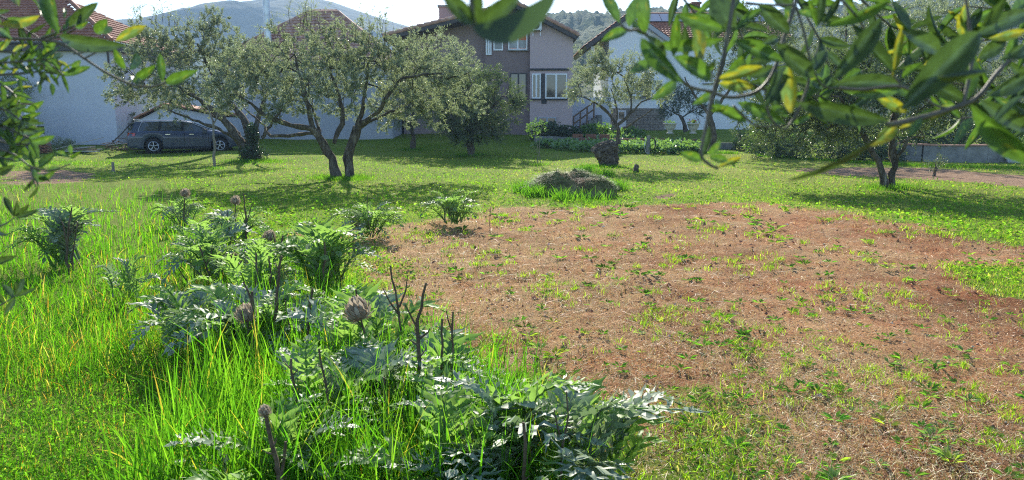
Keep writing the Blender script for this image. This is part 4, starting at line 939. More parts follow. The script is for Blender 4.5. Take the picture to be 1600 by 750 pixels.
bush('ivy_clump', c, [((c.x,c.y,c.z+.22),(.62,.45,.30)),((c.x-.2,c.y,c.z+.35),(.3,.3,.3)),((c.x-.05,c.y+.1,c.z+.9),(.22,.22,.5))], 620, 'dark leafy suckers round the foot of the spreading left olive', mat='dark_leaf', L=.08, Wd=.035, seed=3)
# small olive behind, and the low dense one
m = G(645,233).y; b0 = at(645,235,m); b0.z = float(gz(b0.x,b0.y))
grow('olive_tree', b0, [([p(645,238),p(646,215),p(642,198)], .14, .10), ([p(642,198),p(620,170),p(600,150)], .08,.03), ([p(642,198),p(665,160),p(680,120)], .08,.03), ([p(642,198),p(648,150,.6),p(650,100,.8)], .07,.03)],
  [B(610,165,1.2), B(650,130,1.7), B(690,90,1.5,.3), B(700,150,1.2), B(630,180,1.0,-.5), B(720,110,1.0)], 330, 'olive with one short dark trunk behind the twin trunk olive', leaves=19, twigs=5, seed=31, L=.09, Wd=.026,
  shoots=[(p(650,75,.8),.7,3)])
m = G(735,243).y; b0 = at(735,244,m); b0.z = float(gz(b0.x,b0.y))
grow('olive_tree', b0, [([p(735,248),p(736,225),p(734,205)], .16, .13), ([p(734,205),p(710,180),p(690,165)], .08,.03), ([p(734,205),p(760,175),p(785,150)], .08,.03), ([p(734,205),p(738,160,.4),p(745,120,.6)], .08,.03)],
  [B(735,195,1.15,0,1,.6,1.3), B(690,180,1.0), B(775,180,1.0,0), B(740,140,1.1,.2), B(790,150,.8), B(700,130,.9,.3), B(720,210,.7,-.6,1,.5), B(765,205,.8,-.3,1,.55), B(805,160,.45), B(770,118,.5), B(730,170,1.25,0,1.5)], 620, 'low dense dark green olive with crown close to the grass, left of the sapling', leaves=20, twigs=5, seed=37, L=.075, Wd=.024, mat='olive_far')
# gnarled olive
m = G(955,259).y; b0 = at(955,260,m); b0.z = float(gz(b0.x,b0.y))
gt = grow('olive_tree', b0, [([p(966,226),p(966,205),p(962,192)], .085, .075), ([p(962,192),p(945,172),p(925,158),p(905,150)], .06,.02), ([p(964,196),p(984,178),p(1003,160),p(1030,150)], .055,.018), ([p(962,192),p(964,165,.3),p(955,140,.4)], .05,.02), ([p(974,200),p(990,192,-.3),p(1020,170,-.5)], .04,.015),([p(984,178),p(985,150,.2),p(975,120,.3)], .04,.015)],
  [B(915,125,.62), B(945,105,.62,.2), B(975,115,.6), B(1005,135,.62), B(1030,150,.35), B(900,150,.35), B(975,140,.55,.6), B(950,150,.45,-.5), B(1010,110,.42), B(935,90,.3)], 330, 'small airy olive growing out of a gnarled dark old stump', leaves=13, twigs=4, seed=41, L=.08, Wd=.022, twl=(.15,.32), tips=.0055, step=.24,
  shoots=[(p(940,92),.35,3),(p(975,95),.35,3),(p(1005,98),.3,2)])
def burl(root, c):
    V = []; nr, ns = 56, 64
    for i in range(nr+1):
        t = i/nr; z = -.05 + t*1.02
        w = np.interp(t, [0,.08,.25,.45,.62,.8,.92,1], [.42,.36,.34,.40,.46,.40,.26,.02]); ox = np.interp(t, [0,.3,.6,.8,1], [.06,.03,-.05,-.04,.12])
        for j in range(ns):
            a = 2*math.pi*j/ns; d = Vector((math.cos(a), math.sin(a), t*2))
            k = 1 + .30*mnoise.noise(d*1.5+Vector((4,0,0))) + .34*abs(mnoise.noise(d*4.2)) - .18 + .12*mnoise.noise(d*11)
            if d.x < -.6 and .3 < t < .75: k += .22
            V.append(c + Vector((ox + math.cos(a)*w*k, math.sin(a)*w*k*.85, z + .06*mnoise.noise(d*5))))
    Fq = [(i*ns+j, i*ns+(j+1) % ns, (i+1)*ns+(j+1) % ns, (i+1)*ns+j) for i in range(nr) for j in range(ns)]
    mb = MB(); mb.add(V, Fq, 0, False); mb.build('gnarled_base', M['burl'], root)
burl(gt, at(948,261,m))
# right olive
m = G(1390,293).y; b0 = at(1390,294,m); b0.z = float(gz(b0.x,b0.y))
grow('olive_tree', b0, [([p(1383,297),p(1377,264),p(1365,243,.1),p(1350,212,.2)], .085, .06), ([p(1394,297,.1),p(1394,256,.1),p(1392,222,.1),p(1400,178,0)], .095, .06),
   ([p(1396,268,.1),p(1412,234,-.3),p(1440,190,-.6)], .04,.02), ([p(1350,212,.2),p(1310,180,.4),p(1270,160,.5)], .05,.02), ([p(1400,178),p(1370,130,.3),p(1350,90,.4)], .05,.02), ([p(1400,178),p(1450,130,-.3),p(1500,120,-.4)], .05,.02), ([p(1350,212,.2),p(1330,170,-.8),p(1300,150,-1.2)], .04,.02)],
  [B(1290,150,1.05), B(1350,110,1.2,.2), B(1420,100,1.2), B(1480,130,1.0), B(1230,180,.75), B(1285,200,.62,0,1.2), B(1340,195,.7,.3), B(1440,180,.7,-.2), B(1500,165,.6), B(1210,212,.42,.2), B(1255,225,.3,-.2,1.3), B(1540,150,.6), B(1370,160,.9,-1.0), B(1310,120,.8,1.1), B(1400,205,.5,.6)],
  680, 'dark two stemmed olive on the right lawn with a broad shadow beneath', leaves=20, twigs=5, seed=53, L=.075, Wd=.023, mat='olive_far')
# olives behind, right
m = 33.0; b0 = Gz(1330,240,33)
grow('olive_tree', b0, [([p(1330,246),p(1325,190),p(1315,140)], .2, .12), ([p(1315,140),p(1270,100),p(1240,80)], .09,.03), ([p(1315,140),p(1370,90),p(1400,50)], .09,.03), ([p(1315,140),p(1320,80),p(1325,20)], .08,.03)],
  [B(1260,90,1.5), B(1310,50,1.7), B(1380,30,1.8), B(1330,110,1.8), B(1390,90,1.6), B(1245,140,1.2), B(1300,160,1.3)], 430, 'tall pale silvery olive beyond the garden wall, left of the two at right', leaves=19, twigs=4, seed=61, L=.095, Wd=.027)
m = 35.5; b0 = Gz(1500,240,35.5)
grow('olive_tree', b0, [([p(1500,246),p(1505,190),p(1500,140)], .2, .12), ([p(1500,140),p(1460,100),p(1430,60)], .09,.03), ([p(1500,140),p(1540,90),p(1580,50)], .09,.03), ([p(1500,140),p(1505,80),p(1500,10)], .08,.03)],
  [B(1440,60,1.8), B(1490,20,1.9), B(1550,50,1.9), B(1600,20,1.8), B(1500,110,1.8), B(1570,120,1.7), B(1620,90,1.6), B(1440,130,1.4)], 470, 'tall grey green olive beyond the garden wall at the right edge', leaves=19, twigs=4, seed=67, L=.10, Wd=.029)
m = 31.5; b0 = Gz(1112,232,31.5)
grow('olive_tree', b0, [([p(1112,236),p(1114,205),p(1108,180)], .17, .12), ([p(1108,180),p(1080,140),p(1070,120)], .07,.03), ([p(1108,180),p(1150,130),p(1180,90)], .08,.03), ([p(1108,180),p(1130,100),p(1150,40)], .08,.03)],
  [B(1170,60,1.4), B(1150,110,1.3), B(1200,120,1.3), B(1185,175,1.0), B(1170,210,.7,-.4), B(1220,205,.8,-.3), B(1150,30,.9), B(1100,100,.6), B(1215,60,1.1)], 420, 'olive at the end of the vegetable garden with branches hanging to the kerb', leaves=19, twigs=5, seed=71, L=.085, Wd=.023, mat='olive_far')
m = 44.0; b0 = Gz(1068,206,44)
grow('orchard_tree', b0, [([p(1072,206),p(1068,190),p(1062,180)], .12, .08), ([p(1062,180),p(1045,172),p(1038,165)], .05,.02), ([p(1064,184),p(1085,172),p(1092,165)], .05,.02)],
  [B(1050,165,.75), B(1080,160,.8), B(1065,150,.7), B(1095,172,.5), B(1038,175,.45)], 170, 'small dark spreading tree before the white house by the pots', leaves=12, twigs=3, seed=73, L=.10, Wd=.035, mat='dark_leaf', cat='tree')
# saplings
m = G(335,263).y; b0 = at(335,264,m)
grow('sapling', b0, [([p(335,266),p(335,225),p(333,190)], .05, .035), ([p(333,190),p(322,160),p(318,130)], .03,.012), ([p(333,195),p(345,165),p(350,140)], .025,.01)],
  [B(325,135,.45), B(345,140,.4), B(335,115,.5)], 50, 'slim straight young tree with bare pale stem right of the car', leaves=10, twigs=2, seed=79, L=.07, Wd=.018, cat='young tree', bark='bark_pale')
m = G(843,257).y; b0 = at(843,258,m)
grow('sapling', b0, [([p(841,260),p(840,230),p(836,205)], .014, .010), ([p(845,260),p(842,235),p(846,200)], .014, .009), ([p(841,240),p(832,226),p(826,215)], .008,.005)],
  [B(836,200,.28), B(842,212,.25), B(828,205,.2), B(846,198,.2)], 30, 'knee thin sapling with pale green leaves left of the gnarled olive', leaves=9, twigs=2, seed=83, L=.075, Wd=.024, cat='sapling', bark='bark_pale', step=.15, mat='green_leaf', tips=.004, twl=(.1,.2))
bpy.data.objects['sapling.001']['label'] = 'thin multi stemmed sapling with pale green leaves left of the gnarled olive'
m = G(1458,275).y; b0 = at(1458,275,m)
bush('shrub', b0, [(p(1455,262),(.28,.25,.22)),(p(1468,256),(.12,.12,.2))], 60, 'small sprouting shrub by the dirt path right of the dark olive', L=.05, Wd=.02, mat='olive_far', seed=5)

# bushes, hedges, yard plants
for (px, Y_, rx, rz_, pyc, n, mt, lb, sd_) in [
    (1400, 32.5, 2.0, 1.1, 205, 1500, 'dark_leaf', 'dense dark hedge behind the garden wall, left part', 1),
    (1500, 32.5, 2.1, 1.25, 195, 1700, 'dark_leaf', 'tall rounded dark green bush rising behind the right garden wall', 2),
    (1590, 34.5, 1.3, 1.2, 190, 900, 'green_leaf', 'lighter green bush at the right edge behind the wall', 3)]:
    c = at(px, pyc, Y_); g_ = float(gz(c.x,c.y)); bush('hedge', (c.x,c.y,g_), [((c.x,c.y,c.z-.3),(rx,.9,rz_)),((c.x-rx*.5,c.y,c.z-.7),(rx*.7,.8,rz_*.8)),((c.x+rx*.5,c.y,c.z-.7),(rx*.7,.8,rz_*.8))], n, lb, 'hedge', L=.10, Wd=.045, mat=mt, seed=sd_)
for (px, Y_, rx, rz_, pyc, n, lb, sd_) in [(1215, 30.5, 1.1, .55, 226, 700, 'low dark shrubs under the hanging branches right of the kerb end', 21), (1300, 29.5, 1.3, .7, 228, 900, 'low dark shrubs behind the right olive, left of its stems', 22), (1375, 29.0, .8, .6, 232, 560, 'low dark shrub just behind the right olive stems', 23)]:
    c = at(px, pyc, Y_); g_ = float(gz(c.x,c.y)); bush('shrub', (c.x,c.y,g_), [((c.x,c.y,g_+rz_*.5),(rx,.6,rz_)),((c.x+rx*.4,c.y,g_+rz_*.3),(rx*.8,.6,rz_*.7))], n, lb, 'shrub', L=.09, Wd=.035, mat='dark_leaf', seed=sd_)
c = at(212,158,48); g_ = float(gz(c.x,c.y)); bush('tree', (c.x,c.y,g_), [((c.x,c.y,c.z),(1.4,1.2,1.5)),((c.x+.3,c.y,c.z-1.3),(.9,1,1.0))], 1300, 'bright green leafy tree between the left house and the garage', 'tree', L=.14, Wd=.08, seed=8)
c = at(188,192,40.5); g_ = float(gz(c.x,c.y)); bush('hedge', (c.x,c.y,g_), [((c.x,c.y,c.z),(.9,.5,.9)),((c.x+.2,c.y,c.z-.6),(1.0,.5,.6))], 900, 'brownish green hedge between the white wall and the car', 'hedge', L=.09, Wd=.04, mat='olive_far', seed=9)
c = at(20,170,38); g_ = float(gz(c.x,c.y)); bush('bush', (c.x,c.y,g_), [((c.x-.6,c.y,c.z+.9),(1.9,.8,1.1)),((c.x-1,c.y,c.z-.6),(1.6,.8,1.0))], 1500, 'grey green shrub rising behind the dark yard wall', L=.11, Wd=.035, mat='olive', seed=10)
for px, r, sd_ in ((92,.30,4),(108,.22,5)):
    c = Gz(px,238,35); bush('shrub', c, [((c.x,c.y,c.z+.25),(r*1.2,r,r))], 170, 'little grey green shrub between tile stack and board pile' if px == 92 else 'smaller shrub touching the board pile', L=.07, Wd=.02, mat='olive', seed=sd_)
for px, py, Y_, r, lb in ((858,202,41.5,.75,'dark leafy bush under the basement window'),(885,203,41.2,.6,'dark leafy bush at the right corner of the taupe house'),(1205,216,34,.8,'green climbing bush behind the kerb right of the pots'),(1180,205,35.5,.7,'tall dark bush by the olive at the garden end'),(935,198,41,.7,'light green bush before the stone base, left'),(985,200,40,.55,'light green leafy bush before the stone base, right')):
    c = Gz(px,py,Y_); bush('bush', c, [((c.x,c.y,c.z+r*.45),(r*1.5,r,r*.75))], int(520*r), lb, L=.13, Wd=.07, mat='dark_leaf' if 'dark' in lb else 'green_leaf', seed=int(px))
# brick edging of the raised bed, bricks of their own
e = empty('raised_bed', Gz(910,214,38.0), 0, 'red brick edge of the raised bed behind the lettuces', 'raised bed')
def brick_row(a, b, Y0, h0, courses, mat=M['brick'], bl=.52):
    A = Gz(a[0],a[1],Y0); B_ = Gz(b[0],b[1],Y0); n = int((B_-A).length/bl); 
    for k in range(courses):
        for i in range(n):
            t = (i+.5+(.5 if k % 2 else 0)*.98)/n
            if t > 1: continue
            c = A.lerp(B_, t); c.z = float(gz(c.x,c.y)) + h0*(k+.5) + .02; MB().obox(c, (bl*.485,0,.01*rr.uniform(-1,1)), (0,.11,0), (0,0,h0*.47)).build('brick', mat, e)
brick_row((892,214),(955,214), 37.5, .2, 3); brick_row((965,210),(1100,210), 37.8, .17, 2); brick_row((850,214),(890,214), 37.9, .12, 1)
# vegetables: rows of cabbagey leaves
def veg():
    rg = np.random.default_rng(8); T0 = []; 
    a, b = Gz(850,222,32).x, 0
    for Yr, x0, x1, dens in [(34.8,at(900,1,34.8).x,at(1110,1,34.8).x,70),(35.8,at(870,1,35.8).x,at(1110,1,35.8).x,80),(36.7,at(880,1,36.7).x,at(1110,1,36.7).x,80),(33.9,at(960,1,33.9).x,at(1105,1,33.9).x,60),(39.2,at(925,1,39).x,at(1000,1,39).x,50),(37.2,at(840,1,37).x,at(900,1,37).x,40)]:
        for x in np.linspace(x0, x1, int(dens*.7)):
            z = float(gz(x,Yr)); 
            for k in range(7): T0.append((x+rg.normal()*.10, Yr+rg.normal()*.16, z+.05+abs(rg.normal())*.09))
    T0 = np.array(T0); T1 = T0 + norm(rg.normal(size=T0.shape)+np.array([0,0,1.2]))*.16
    V, Fq = foliage_from_twigs(rg, T0, T1, 5, .19, .11); o = link('vegetable_rows', big_mesh('vegetable_rows', V, Fq, M['cardoon_green'])); tag(o, 'rows of leafy green vegetables in the bed behind the kerb', 'vegetables', kind='stuff')
M['cardoon_green'] = leafmat('vegetable leaf', [(.10,.20,.05),(.13,.25,.07),(.16,.27,.10)], None, (.25,.45,.06), .4, .08)
veg()
for px, Y_, hp_, fl, lb in ((1047,37.5,206,0,'pale stone urn on the bed edge with a green plant'),(1083,37.5,206,1,'pale stone urn with red flowers beside the bed edge')):
    s = pot(px, Y_, 209, fl, lb)
    pr_ = bpy.data.objects['plant_pot' if not fl else 'plant_pot.001']; rg = np.random.default_rng(px)
    T0 = np.array([[s.x,s.y,s.z+.5]]) + rg.normal(size=(26,3))*[.12,.12,.03]; T1 = T0 + norm(rg.normal(size=T0.shape)+np.array([0,0,.8]))*.12
    V, Fq = foliage_from_twigs(rg, T0, T1, 5, .09, .05); link('plant', big_mesh('plant', V, Fq, M['green_leaf']), pr_)
    if fl:
        M['flower'] = surf('red flower petals', [(.4,(.5,.03,.03)),(.6,(.65,.07,.06))], 20, .7, 0)
        T0 = np.array([[s.x,s.y,s.z+.62]]) + rg.normal(size=(40,3))*[.12,.12,.05]; V, Fq = leaf_cloud(T0, rg.normal(size=(40,3)), rg.normal(size=(40,3)), np.full(40,.06), np.full(40,.05)); link('flowers', big_mesh('flowers', V, Fq, M['flower']), pr_)

# ------------------------------------------------------------------ grass, straw, weeds
def blades(P, Hh, Ww, phi, bend, nseg, tint, psi=None):
    n = len(P); L = nseg; ld = np.stack([np.cos(phi), np.sin(phi), np.zeros(n)], -1)
    if psi is None: psi = phi + np.pi/2 + np.random.default_rng(1).normal(size=n)*.8
    sd_ = np.stack([np.cos(psi), np.sin(psi), np.zeros(n)], -1); rows = []
    for i in range(L+1):
        t = i/L; c = P + np.array([0,0,1.])*(Hh*(t - .40*bend*t*t))[:,None] + ld*(Hh*bend*t**1.8)[:,None]
        w = Ww*(1-t)**.6*.5*(1 if i else .8)
        if i < L: rows += [c - sd_*w[:,None], c + sd_*w[:,None]]
        else: rows.append(c)
    V = np.stack(rows, 1); m = V.shape[1]; base = np.arange(n)[:,None]*m; fs = []
    for i in range(L-1): fs += [[2*i,2*i+1,2*i+3],[2*i,2*i+3,2*i+2]]
    fs.append([2*(L-1),2*(L-1)+1,2*L]); Fq = (base[:,:,None] + np.array(fs)[None]).reshape(-1,3)
    tt = np.repeat(tint[:,None], m, 1).reshape(-1,3)
    return V.reshape(-1,3), Fq, tt
def polar(rg, n, r0, r1, a=42, p=1.0):
    th = np.radians(rg.uniform(-a, a, n)); u = rg.random(n); r = 1/(1/r0**p + u*(1/r1**p-1/r0**p))**(1/p)
    return np.tan(th)*r, r        # even in the angle across, denser near the viewer
TALL = W2([(-150,284),(120,284),(272,280),(300,296),(310,330),(330,360),(420,420),(470,500),(560,560),(620,600),(700,640),(760,700)]) + [(-.1,2.0),(-8,1.0),(-14,6)]
def col(rg, n, cs, ws, v=.2):
    cs = np.array(cs); i = rg.choice(len(cs), n, p=np.array(ws)/sum(ws)); return cs[i]*(1+v*rg.normal(size=(n,1)))*(1+.06*rg.normal(size=(n,3)))
GREENS = [(.085,.195,.012),(.14,.265,.016),(.21,.33,.024),(.29,.37,.04)]
DRYS = [(.38,.30,.15),(.45,.38,.22),(.30,.20,.10)]
def make_grass():
    rg = np.random.default_rng(77)
    # short lawn
    x, y = polar(rg, 330000, 6.5, 48, p=1.15)
    sm = soil_mask(x, y); dm = dirt_mask(x, y); tl = sdist(TALL, x, y)
    pr = (1-sm)*(1-dm); dens = .75+.35*wav(x,y,1.3,6); keep = (rg.random(len(x)) < np.clip(pr*dens, 0.0, 1)) & (tl < .3); x, y = x[keep], y[keep]; n = len(x)
    P = np.stack([x,y,gz(x,y)-.015],-1); dr = dry_mask(x,y); sm_ = sm[keep]
    g = col(rg, n, GREENS, [3,4,3,1.3], .18); d = col(rg, n, DRYS+[(.22,.25,.08)], [1,1,.6,3], .15); pick = rg.random(n) < dr*.55 + sm_*.5
    t = np.where(pick[:,None], d, g); sc = np.clip(y/14, .8, 2.6)
    V, Fq, tt = blades(P, (.035+.03*rg.random(n)+.02*np.clip(wav(x,y,2,3),0,1))*(.85+.25*sc), .006*sc, rg.uniform(0,2*np.pi,n), .3+.7*rg.random(n), 2, t)
    tag(link('lawn_grass', big_mesh('lawn_grass', V, Fq, M['grass'], tt)), 'short bright green lawn grass covering the garden', 'grass', kind='stuff')
    # tall grass, left
    x, y = polar(rg, 140000, 2.6, 18, 46, p=.9); d_ = sdist(TALL, x, y) + .15*wav(x,y,2,8)
    keep = (d_ > 0) & (rg.random(len(x)) < .8+.2*wav(x,y,2.2,1)); x, y = x[keep], y[keep]; n = len(x); P = np.stack([x,y,gz(x,y)-.02],-1)
    # low clover lawn in the near left corner
    corner = smooth(-(x + 1.15 + .12*(y-3)), 0, .6) * smooth(5.0-y, 0, 1.2)
    hh = (.13+.17*rg.random(n)) * (1 + .25*wav(x,y,1.5,4)) * (1-.68*corner); hh *= np.where((x > -1.6) & (y < 5), 1.2, 1)
    hh *= np.clip(np.interp(y, [2,5,9,14], [1.05,1,.85,.8]), .5, 2)
    yel = np.exp(-((x+2.6)/1.5)**2 - ((y-6)/2.2)**2)
    g = col(rg, n, [(.05,.15,.012),(.075,.20,.016),(.11,.25,.022),(.17,.28,.03)], [3,4,3,1.5], .15); o_ = col(rg, n, [(.35,.27,.06),(.40,.20,.05),(.42,.36,.16)], [3,1.3,1.5], .15)
    t = np.where((rg.random(n) < .025+.15*yel)[:,None], o_, g)
    V, Fq, tt = blades(P, hh, np.where(rg.random(n) < .25, .0085, .0052)*np.clip(y/5,.8,2.0), rg.uniform(0,2*np.pi,n), .15+.75*rg.random(n)**1.5, 4, t)
    tag(link('tall_grass', big_mesh('tall_grass', V, Fq, M['grass'], tt)), 'tall fresh green grass with a few yellow blades filling the left side', 'tall grass', kind='stuff')
    # broad blades in the foreground between the cardoons
    x, y = polar(rg, 26000, 2.5, 9, 40, p=.8); d_ = sdist(TALL, x, y); keep = (d_ > -.35) & (x > -1.6-.22*(y-3)) & (rg.random(len(x)) < .7); x, y = x[keep], y[keep]; n = len(x); P = np.stack([x,y,gz(x,y)-.02],-1)
    V, Fq, tt = blades(P, .28+.34*rg.random(n), .007+.008*rg.random(n)**2, rg.uniform(0,2*np.pi,n), .1+.75*rg.random(n)**1.6, 6, col(rg, n, [(.055,.15,.014),(.08,.21,.02),(.13,.27,.03),(.34,.28,.07)], [3,4,3,.5], .12))
    tag(link('broad_grass', big_mesh('broad_grass', V, Fq, M['grass'], tt)), 'long broad grass blades standing among the cardoon plants', 'tall grass', kind='stuff')
    # clover and small weeds near left corner and through the grass
    def ground_leaves(nm, n0, r0, r1, cond, hgt, L, Wd, cols, ws, label, cat, p=1.0, mat='grass'):
        x, y = polar(rg, n0, r0, r1, 44, p=p); keep = rg.random(len(x)) < cond(x, y); x, y = x[keep], y[keep]; n = len(x)
        P = np.stack([x,y,gz(x,y)+hgt*rg.random(n)],-1); D = rg.normal(size=(n,3))*[1,1,.45]; Nn = rg.normal(size=(n,3))*.45+np.array([0,0,1])
        sc = np.clip(y/5,.8,2.2); V, Fq = leaf_cloud(P, D, Nn, L*(.6+.7*rg.random(n))*sc, Wd*(.7+.5*rg.random(n))*sc)
        tt = np.repeat(col(rg, n, cols, ws, .18), 4, 0); tag(link(nm, big_mesh(nm, V, Fq, M[mat], tt)), label, cat, kind='stuff')
    ground_leaves('clover', 60000, 2.4, 9, lambda x, y: smooth(sdist(TALL,x,y),-.1,.3)*np.clip(.25+.75*smooth(-(x+1.1+.1*(y-3)),0,.8)*smooth(6-y,0,1.5),0,1), .07, .026, .018, [(.07,.17,.02),(.10,.23,.03),(.15,.28,.05)], [3,4,2], 'low clover like weeds under the tall grass', 'ground cover')
    ground_leaves('lawn_weeds', 90000, 7, 34, lambda x, y: (1-soil_mask(x,y))*(1-dirt_mask(x,y))*np.clip(.35+.6*wav(x,y,2.4,3),0,1)*(sdist(TALL,x,y) < 0), .05, .030, .020, [(.08,.18,.02),(.12,.24,.03),(.20,.29,.06)], [3,4,2], 'small leafy weeds mixed in the lawn', 'ground cover', p=1.1)
    # soil bits: straw, chips
    x, y = polar(rg, 190000, 2.6, 17, 42, p=1.0); sm = soil_mask(x, y); keep = rg.random(len(x)) < np.clip(sm*1.0*(.55+.55*wav(x,y,1.2,9))+.05*(sdist(TALL,x,y) < 0), 0, 1); x, y = x[keep], y[keep]; n = len(x)
    sc = np.clip(y/6,.8,2.2); P = np.stack([x,y,gz(x,y)+.006*rg.random(n)],-1)
    D = rg.normal(size=(n,3))*[1,1,.16]+np.array([0,0,.05]); Nn = rg.normal(size=(n,3))*.35+np.array([0,0,1]); Ls = np.where(rg.random(n) < .10, .11, .024)*(.5+rg.random(n))*sc
    V, Fq = leaf_cloud(P, D, Nn, Ls, np.minimum(Ls*.3, .0045*sc)); tt = np.repeat(col(rg, n, [(.60,.44,.24),(.45,.25,.13),(.78,.66,.45),(.16,.07,.03)], [4,3,4,2.5], .15), 4, 0)
    tag(link('straw_litter', big_mesh('straw_litter', V, Fq, M['straw'], tt)), 'dry straw and chips strewn over the red soil', 'straw', kind='stuff')
    # clods
    x, y = polar(rg, 9000, 2.6, 14, 42, p=.7); keep = rg.random(len(x)) < soil_mask(x,y)*(.5+.5*wav(x,y,1.6,3)); x, y = x[keep], y[keep]; n = len(x)
    s_ = (.006+.014*rg.random(n)**3)*np.clip(y/6,.8,1.6); O = np.array([[1,0,0],[0,1,0],[-1,0,0],[0,-1,0],[0,0,.8],[0,0,-.5]],float); Vc = np.stack([x,y,gz(x,y)],-1)[:,None]+O[None]*s_[:,None,None]*(.6+.8*rg.random((n,6,1)))+rg.normal(size=(n,6,3))*s_[:,None,None]*.2
    fo = np.array([[0,1,4],[1,2,4],[2,3,4],[3,0,4],[1,0,5],[2,1,5],[3,2,5],[0,3,5]]); Fq = (np.arange(n)[:,None,None]*6+fo[None]).reshape(-1,3)
    tt = np.repeat(col(rg, n, [(.34,.15,.07),(.46,.23,.12),(.24,.10,.05),(.6,.5,.4)], [4,4,2,.6], .12), 6, 0); tag(link('soil_clods', big_mesh('soil_clods', Vc.reshape(-1,3), Fq, M['straw'], tt)), 'crumbly clods of red earth and a few stones', 'clods', kind='stuff')
    # stubble: dry upright short blades
    x, y = polar(rg, 70000, 2.6, 18, 42, p=1.0); sm = soil_mask(x, y); edge = np.clip(1-abs(sdist(SOIL,x,y)-.3)/1.1,0,1); keep = rg.random(len(x)) < np.clip(sm*(.25+.4*wav(x,y,.9,12)+.6*edge+.5*np.exp(-((x-.8)/2.2)**2)), 0, 1); x, y = x[keep], y[keep]; n = len(x)
    sc = np.clip(y/6,.8,2.2); V, Fq, tt = blades(np.stack([x,y,gz(x,y)-.01],-1), (.03+.05*rg.random(n))*sc**.6, .0035*sc, rg.uniform(0,2*np.pi,n), .4+.9*rg.random(n), 3, col(rg, n, [(.55,.42,.19),(.66,.55,.30),(.34,.34,.08),(.18,.30,.04)], [4,4,2,1.5], .15))
    tag(link('dry_stubble', big_mesh('dry_stubble', V, Fq, M['straw'], tt)), 'short dry grass stubble scattered on the soil', 'dry grass', kind='stuff')
    # green tufts and rosettes on the soil
    nT = 1500; x, y = polar(rg, nT*2, 2.8, 17, 41, p=.55); keep = (soil_mask(x,y) > .3) & (wav(x,y,1.3,20)+.14*rg.normal(size=len(x)) > .06); x, y = x[keep], y[keep]
    k = rg.integers(8, 34, len(x)); X = np.repeat(x, k); Yy = np.repeat(y, k); r = (.02+.04*rg.random(len(x)))*np.clip(y/7,.7,1.5); R_ = np.repeat(r, k); n = len(X)
    X = X + rg.normal(size=n)*R_; Yy = Yy + rg.normal(size=n)*R_; sc = np.clip(Yy/6,.8,2)
    V, Fq, tt = blades(np.stack([X,Yy,gz(X,Yy)-.01],-1), (.035+.055*rg.random(n))*sc**.5, .0055*sc, rg.uniform(0,2*np.pi,n), .4+.8*rg.random(n), 3, col(rg, n, GREENS+[(.30,.33,.07)], [2,4,4,2,1], .15))
    tag(link('grass_tufts', big_mesh('grass_tufts', V, Fq, M['grass'], tt)), 'small green grass tufts sprouting from the red soil', 'grass', kind='stuff')
    nR = 420; x, y = polar(rg, nR*2, 3.0, 16, 41, p=.8); keep = (soil_mask(x,y) > .35); x, y = x[keep], y[keep]; k = rg.integers(7, 15, len(x)); X = np.repeat(x,k); Yy = np.repeat(y,k); n = len(X)
    ang = rg.uniform(0,2*np.pi,n); sz = np.repeat(.03+.045*rg.random(len(x)), k)*np.clip(Yy/7,.9,1.8); off = sz*.25
    D = np.stack([np.cos(ang),np.sin(ang),.25+.35*rg.random(n)],-1); P = np.stack([X+np.cos(ang)*off,Yy+np.sin(ang)*off,gz(X,Yy)+.005],-1)
    V, Fq = leaf_cloud(P, D, np.stack([np.zeros(n),np.zeros(n),np.ones(n)],-1)+.3*rg.normal(size=(n,3)), sz*(.8+.5*rg.random(n)), sz*.38); tt = np.repeat(np.repeat(col(rg, len(x), [(.09,.20,.04),(.13,.25,.05),(.16,.24,.10),(.24,.30,.06)], [3,3,2,1], .12), k, 0), 4, 0)
    tag(link('soil_weeds', big_mesh('soil_weeds', V, Fq, M['grass'], tt)), 'flat leafy weed rosettes dotted over the red soil', 'weeds', kind='stuff')
    # greener weed patch bottom right of the cardoons and at the right edge
    def pm(x, y):
        v = 0*x
        for q, kk in PATCH_G: v = np.maximum(v, kk*smooth(sdist(q,x,y)+.25*wav(x,y,2.5,5), -.1, .25))
        return v
    ground_leaves('weed_patch', 90000, 2.6, 11, lambda x, y: pm(x,y)*np.clip(.55+.5*wav(x,y,3.2,2),0,1), .06, .028, .015, [(.07,.16,.02),(.11,.22,.03),(.18,.28,.05),(.30,.30,.08)], [3,4,2,1], 'green weeds creeping back over the soil', 'weeds')
    x, y = polar(rg, 60000, 2.6, 11, 42, p=1.0); keep = rg.random(len(x)) < pm(x,y)*.55; x, y = x[keep], y[keep]; n = len(x); sc = np.clip(y/6,.8,2)
    V, Fq, tt = blades(np.stack([x,y,gz(x,y)-.01],-1), (.05+.07*rg.random(n)), .005*sc, rg.uniform(0,2*np.pi,n), .3+.8*rg.random(n), 3, col(rg, n, GREENS+[DRYS[1]], [2,4,3,1,1.4], .15))
    tag(link('patch_grass', big_mesh('patch_grass', V, Fq, M['grass'], tt)), 'thin grass growing through the weed patches', 'grass', kind='stuff')
    # taller rough grass along kerb and wall foot, round trunks
    pts = []
    for a, b, nn, sp in (((840,226),(1150,240),5200,.22),((1180,243),(1590,262),6000,.5)):
        A = G(*a); B_ = G(*b); t_ = rg.random(nn); pts.append(np.stack([A.x+(B_.x-A.x)*t_, A.y+(B_.y-A.y)*t_ - abs(rg.normal(size=nn))*sp],-1))
    for px, py, r_, nn in ((536,279,.42,2600),(1390,293,.38,1200),(398,252,.6,1500),(735,243,.35,500),(645,234,.35,300),(948,261,.5,700),(336,264,.15,120),(843,258,.2,200),(993,269,.15,90),(60,256,1.2,700),(120,256,1.0,500)):
        c = G(px,py); pts.append(np.array([[c.x,c.y]])+rg.normal(size=(nn,2))*r_)
